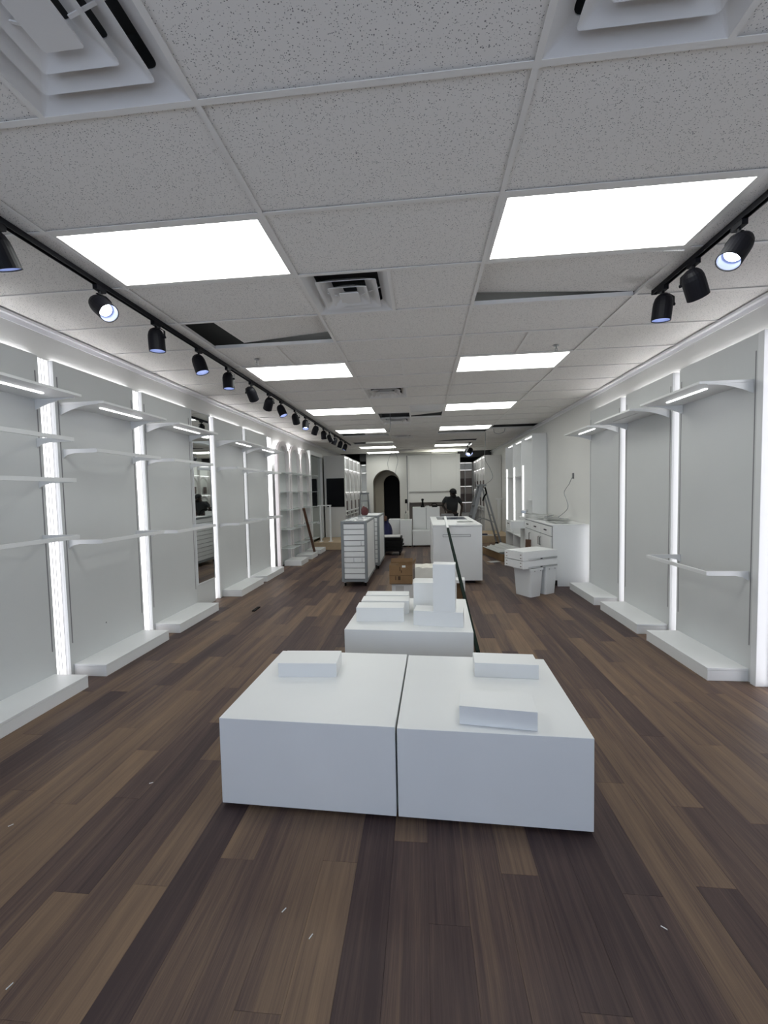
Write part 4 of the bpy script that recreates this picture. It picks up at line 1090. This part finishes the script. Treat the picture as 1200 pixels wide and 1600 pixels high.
bm = bmesh.new(); lathe(bm, (.17, 12.42, 1.1005), (0, 0, 1), [(.03, 0), (.05, 0), (.05, .04), (.03, .04), (.03, 0)], 14); solo('tape_roll', bm, 'paper', 'white tape roll on the tall white base cabinet', 'tape')
t = thing('hand_tool', 'black handled power tool with trailing hose on the tall base cabinet', 'tool', (.42, 12.4, 1.1005))
part(t, 'case', bbox(.30, .46, 12.33, 12.48, 1.1005, 1.15, bev=.01), 'rubber')
bm = bmesh.new(); tube(bm, smooth_path([(.30, 12.4, 1.14), (.31, 12.4, 1.20), (.40, 12.4, 1.21), (.46, 12.4, 1.16)], 5), .012, 6); part(t, 'handle', bm, 'rubber')
bm = bmesh.new(); tube(bm, smooth_path([(.46, 12.4, 1.13), (.56, 12.36, 1.15), (.66, 12.28, 1.12), (.68, 12.2, 1.0), (.69, 12.2, .92)], 5), .016, 6); part(t, 'hose', bm, 'rubber')
t = thing('wall_socket_box', 'small dark box on the wall beside the arch', 'socket', (-.58, 15.57, 1.1)); part(t, 'box', bbox(-.66, -.56, YB-.055, YB-.002, 1.12, 1.28, bev=.008), 'rubber')
# dark crate the man leans toward
solo('grey_case', bbox(.56, .92, 11.9, 12.3, .80, .90, bev=.01), 'slot', 'dark grey case in front of the man behind the counter', 'case')
t = thing('work_stand', 'white stand carrying the dark grey case behind the counter', 'stand', (.7, 12.1, 0)); part(t, 'top', bbox(.56, .9, 11.88, 12.32, .775, .799), 'white')
for x in (.58, .88):
    for y in (11.9, 12.3): part(t, 'leg', bbox(x-.015, x+.015, y-.015, y+.015, 0, .774), 'white')

# ------------------------------------------------------------------ ladders
def ladder(loc, rot, hgt, spread, label, n, width=.42):
    t = thing('step_ladder', label, 'ladder', loc, rot, 'aluminium step ladders')
    w = width/2
    def P(x, y, z): return Vector((x, y, z))
    for s in (-1, 1):
        bm = bmesh.new(); bar(bm, P(-spread/2, s*w, .02), P(-.03, s*w*.62, hgt-.03), .032, .085, up=(1, 0, .3)); part(t, 'front_rail', bm, 'alu', local=True)
        bm = bmesh.new(); bar(bm, P(spread/2, s*w, .02), P(.07, s*w*.62, hgt-.06), .028, .045, up=(1, 0, -.3)); part(t, 'rear_rail', bm, 'alu', local=True)
        for x in (-spread/2, spread/2): part(t, 'rubber_foot', bbox(x-.035, x+.035, s*w-.025, s*w+.025, 0, .04), 'rubber', local=True)
        bm = bmesh.new(); bar(bm, P(-spread*.33, s*w*.88, hgt*.36), P(0, s*w*.88, hgt*.46), .005, .02); bar(bm, P(0, s*w*.88, hgt*.46), P(spread*.33, s*w*.88, hgt*.38), .005, .02); part(t, 'spreader', bm, 'alu', local=True)
    for k in range(1, n+1):
        f = k/(n+1); x = -spread/2 + (spread/2-.03)*f; ww = w*(1-.38*f)
        part(t, 'step', bbox(x-.045, x+.045, -ww, ww, hgt*f-.012, hgt*f+.012), 'alu', local=True)
        if k % 2: part(t, 'rear_bar', bbox(spread/2-(spread/2-.07)*f-.012, spread/2-(spread/2-.07)*f+.012, -ww, ww, hgt*f-.01, hgt*f+.01), 'alu', local=True)
    part(t, 'top_cap', bbox(-.11, .11, -w*.72, w*.72, hgt-.03, hgt+.03, bev=.008), 'greyframe', local=True)
    return t
ladder((1.70, 11.92, 0), math.radians(8), 1.72, 1.02, 'open aluminium step ladder at the back right beside the counter', 5)
ladder((-1.93, 13.6, 0), math.radians(-75), 1.55, 1.0, 'aluminium step ladder at the back left behind the carts', 5)
bm = bmesh.new(); tube(bm, smooth_path([(1.76, 11.62, 1.66), (1.80, 11.62, 1.50), (1.74, 11.63, 1.40), (1.70, 11.62, 1.28)], 5), .024, 6); solo('hanging_tool_belt', bm, 'rubber', 'dark tool belt hanging off the right ladder top', 'tool belt')
solo('paint_bucket', bbox(1.52, 1.74, 12.72, 12.9, .0, .30), 'white', 'white bucket-like carton behind the right ladder', 'box') if False else None

# ------------------------------------------------------------------ hanging wires
def wire(pts, label, r=.006):
    bm = bmesh.new(); tube(bm, smooth_path(pts, 8), r, 5); solo('hanging_wire', bm, 'greyframe', label, 'wire', 'wires hanging from the ceiling')
wire([(-.92, 13.0, H+.05), (-.94, 13.0, 2.85), (-1.06, 13.0, 2.55), (-1.05, 13.0, 2.35), (-.97, 13.0, 2.15)], 'left strand of the thin wires hanging before the arch')
wire([(-.84, 13.0, H+.05), (-.82, 13.0, 2.85), (-.74, 13.0, 2.60), (-.80, 13.0, 2.32), (-.84, 13.0, 2.10)], 'right strand of the thin wires hanging before the arch')
wire([(-.60, 8.1, 3.60), (-.60, 8.1, 2.9), (-.63, 8.12, 2.78)], 'short thin wire hanging below the missing ceiling tile')
wire([(1.64, 10.6, H+.05), (1.64, 10.7, 2.75), (1.66, 10.9, 2.40), (1.84, 11.2, 2.15), (1.93, 11.4, 1.90), (1.72, 11.7, 1.70)], 'long thin wire hanging from the ceiling to the right ladder')
wire([(1.75, 10.1, H+.02), (1.78, 10.15, 2.97), (1.90, 10.2, 2.95), (2.0, 10.15, 2.98), (2.02, 10.1, H+.02)], 'looped thin wire under the dark ceiling gap at right')

# ------------------------------------------------------------------ small things on the floor
solo('black_strip', bbox(-2.34, -2.30, 5.30, 5.50, .0005, .014), 'rubber', 'short black strip lying on the floor by the left wall', 'strip')
for x, y, r_, w_ in ((-1.535, 2.067, .4, 'left of the front platforms'), (-.554, 1.444, .9, 'below the left front platform, upper of two'), (-.425, 1.36, 1.0, 'below the left front platform, lower of two'),
                     (.851, 1.485, 2.4, 'below the right front platform'), (-1.379, 1.139, 1.2, 'at the bottom left corner'), (-2.041, 1.743, .8, 'at the left frame edge')):
    bm = bmesh.new(); bar(bm, (-.010, 0, .0015), (.010, .002, .0015), .003, .002)
    o = link('paper_scrap', mesh_of(bm, 'paper_scrap', 'paper'), None, (x, y, 0.0003), r_); o['label'] = 'tiny white scrap on the dark floor ' + w_; o['category'] = 'scrap'; o['group'] = 'tiny scraps on the floor'

# ------------------------------------------------------------------ the man behind the counter
def skin_mesh(name, V, E, R, m_, sub=2):
    me = bpy.data.meshes.new(name + '_cage'); me.from_pydata([Vector(v) for v in V], E, [])
    ob = bpy.data.objects.new(name + '_cage', me); C.objects.link(ob)
    sk = ob.modifiers.new('skin', 'SKIN'); sk.use_smooth_shade = True
    lay = me.skin_vertices[0].data
    for i, r in enumerate(R):
        lay[i].radius = r if isinstance(r, tuple) else (r, r); lay[i].use_root = (i == 0)
    sb = ob.modifiers.new('sub', 'SUBSURF'); sb.levels = sub; sb.render_levels = sub
    dg = bpy.context.evaluated_depsgraph_get(); ev = ob.evaluated_get(dg)
    out = bpy.data.meshes.new_from_object(ev); out.name = name
    bpy.data.objects.remove(ob); bpy.data.meshes.remove(me)
    out.materials.clear(); out.materials.append(MAT[m_])
    for p in out.polygons: p.use_smooth = True
    return out
man = thing('person', 'man in dark grey shirt and black cap standing behind the white counter', 'person', (.93, 12.75, 0))
class G:
    def __init__(s): s.V, s.E, s.R = [], [], []
    def add(s, p, r, parent=None):
        s.V.append(p); s.R.append(r); i = len(s.V)-1
        if parent is not None: s.E.append((parent, i))
        return i
# joints; he faces -y, his right arm is at -x
g = G()
pel = g.add((0, .03, .90), (.145, .105)); wst = g.add((0, .02, 1.05), (.130, .10), pel); chs = g.add((0, .0, 1.24), (.155, .11), wst)
nkb = g.add((0, -.02, 1.385), (.075, .07), chs); nk = g.add((.01, -.055, 1.425), (.06, .06), nkb)
hd = g.add((.02, -.105, 1.485), (.084, .09), nk); hd2 = g.add((.025, -.105, 1.555), (.086, .098), hd); hd3 = g.add((.025, -.085, 1.61), (.055, .065), hd2)
nose = g.add((.055, -.212, 1.475), .014, hd); chin = g.add((.045, -.175, 1.405), (.030, .030), hd)
ear = g.add((-.070, -.09, 1.49), .016, hd); ear2 = g.add((.112, -.10, 1.49), .016, hd)
def arm(side, el, wr, hand_dir):
    sh = g.add((side*.185, 0, 1.355), (.062, .062), chs); e1 = g.add((side*.235, .01, 1.27), .052, sh)
    e2 = g.add(el, .041, e1); f1 = g.add(tuple((Vector(el)+Vector(wr))/2), .038, e2); w_ = g.add(wr, .027, f1)
    hd_ = Vector(hand_dir).normalized(); palm = Vector(wr) + hd_*.06; p_ = g.add(tuple(palm), (.034, .022), w_)
    k = g.add(tuple(palm + hd_*.035), (.036, .018), p_)
    sd = hd_.cross(Vector((0, -1, 0))).normalized()
    for i, (o_, L_) in enumerate(((-.030, .062), (-.010, .075), (.010, .070), (.030, .055))):
        a = g.add(tuple(palm + hd_*.055 + sd*o_), .0085, k); b_ = g.add(tuple(palm + hd_*(.055+L_*.5) + sd*o_*1.05 + Vector((0, -.008, 0))), .0080, a)
        g.add(tuple(palm + hd_*(.055+L_) + sd*o_*1.05 + Vector((0, .004, -.010))), .007, b_)
    th = g.add(tuple(palm - sd*.040*side - hd_*.01), .011, p_); g.add(tuple(palm - sd*.060*side + hd_*.03), .009, th)
    return sh
arm(-1, (-.30, .03, 1.12), (-.17, -.14, .985), (.75, -.5, -.25))
arm(1, (.315, .05, 1.09), (.255, -.05, .86), (-.25, -.25, -1))
for s in (-1, 1):
    hp = g.add((s*.085, .03, .84), (.09, .095), pel); th = g.add((s*.11, .01, .66), (.078, .082), hp); kn = g.add((s*.12, .0, .46), .056, th)
    cf = g.add((s*.125, .02, .30), .053, kn); an = g.add((s*.13, .03, .085), .036, cf); ft = g.add((s*.145, -.05, .045), (.038, .030), an); g.add((s*.155, -.13, .035), (.035, .022), ft)
link('body', skin_mesh('body', g.V, g.E, g.R, 'skin'), man)
g = G()
pel = g.add((0, .03, .88), (.185, .14)); wst = g.add((0, .02, 1.04), (.178, .135), pel); chs = g.add((0, .0, 1.24), (.195, .14), wst); g.add((0, -.01, 1.375), (.12, .10), chs)
for s, el in ((-1, (-.30, .03, 1.12)), (1, (.315, .05, 1.09))):
    sh = g.add((s*.185, 0, 1.345), (.078, .078), chs); e1 = g.add((s*.235, .01, 1.27), .072, sh); g.add(tuple(Vector((s*.235, .01, 1.27)).lerp(Vector(el), .55)), .066, e1)
sh_ob = link('shirt', skin_mesh('shirt', g.V, g.E, g.R, 'shirt'), man); sh_ob['label'] = 'dark grey short-sleeved shirt'
g = G()
pel = g.add((0, .03, .87), (.16, .125))
for s in (-1, 1):
    hp = g.add((s*.09, .03, .80), (.105, .11), pel); th = g.add((s*.11, .01, .64), (.092, .095), hp); kn = g.add((s*.12, .0, .46), .075, th); cf = g.add((s*.125, .02, .28), .070, kn); g.add((s*.13, .03, .10), .062, cf)
to = link('trousers', skin_mesh('trousers', g.V, g.E, g.R, 'trouser'), man); to['label'] = 'black trousers'
for s in (-1, 1):
    g = G(); a = g.add((s*.13, .05, .055), (.05, .05)); b_ = g.add((s*.145, -.05, .048), (.050, .044), a); g.add((s*.157, -.15, .040), (.045, .034), b_)
    link('shoe', skin_mesh('shoe', g.V, g.E, g.R, 'rubber', 1), man)
# cap, beard, eyes
bm = bmesh.new(); bmesh.ops.create_icosphere(bm, subdivisions=3, radius=1)
bmesh.ops.delete(bm, geom=[v for v in bm.verts if v.co.z < -.02], context='VERTS')
for v in bm.verts: v.co = Vector((v.co.x*.112, v.co.y*.128, v.co.z*.108))
bmesh.ops.rotate(bm, verts=bm.verts[:], cent=(0, 0, 0), matrix=Matrix.Rotation(math.radians(14), 3, 'X'))
bmesh.ops.translate(bm, verts=bm.verts[:], vec=(.025, -.105, 1.545))
cap = part(man, 'cap', bm, 'cap', label='black cap', smooth=True, local=True)
bm = bmesh.new(); n = 10; ring1, ring2 = [], []
for k in range(n+1):
    a = -PI*.5 + (k/n-.5)*PI*.85
    ring1.append(bm.verts.new((.102*math.cos(a), .118*math.sin(a), 0))); ring2.append(bm.verts.new((.095*math.cos(a), .118*math.sin(a) - .085*max(0, math.cos((k/n-.5)*PI)), -.012)))
for k in range(n): bm.faces.new((ring1[k], ring1[k+1], ring2[k+1], ring2[k]))
bmesh.ops.solidify(bm, geom=bm.faces[:], thickness=.006)
bmesh.ops.rotate(bm, verts=bm.verts[:], cent=(0, 0, 0), matrix=Matrix.Rotation(math.radians(22), 3, 'Z') @ Matrix.Rotation(math.radians(14), 3, 'X'))
bmesh.ops.translate(bm, verts=bm.verts[:], vec=(.025, -.110, 1.543))
part(cap, 'brim', bm, 'cap', local=True)
for s in (-1, 1):
    bm = bmesh.new(); bmesh.ops.create_icosphere(bm, subdivisions=2, radius=.011); bmesh.ops.translate(bm, verts=bm.verts[:], vec=(.035+s*.030, -.193, 1.505)); part(man, 'eye', bm, 'paper', smooth=True, local=True)
bm = bmesh.new(); tube(bm, smooth_path([(.020, -.192, 1.436), (.048, -.204, 1.434), (.075, -.190, 1.436)], 4), .005, 6); part(man, 'mouth', bm, 'maroon', smooth=True, local=True)
bm = bmesh.new(); bmesh.ops.create_icosphere(bm, subdivisions=3, radius=1)
for v in bm.verts: v.co = Vector((v.co.x*.078, v.co.y*.070, v.co.z*.052))
bmesh.ops.translate(bm, verts=bm.verts[:], vec=(.042, -.146, 1.415)); part(man, 'beard', bm, 'cap', label='short black beard', smooth=True, local=True)
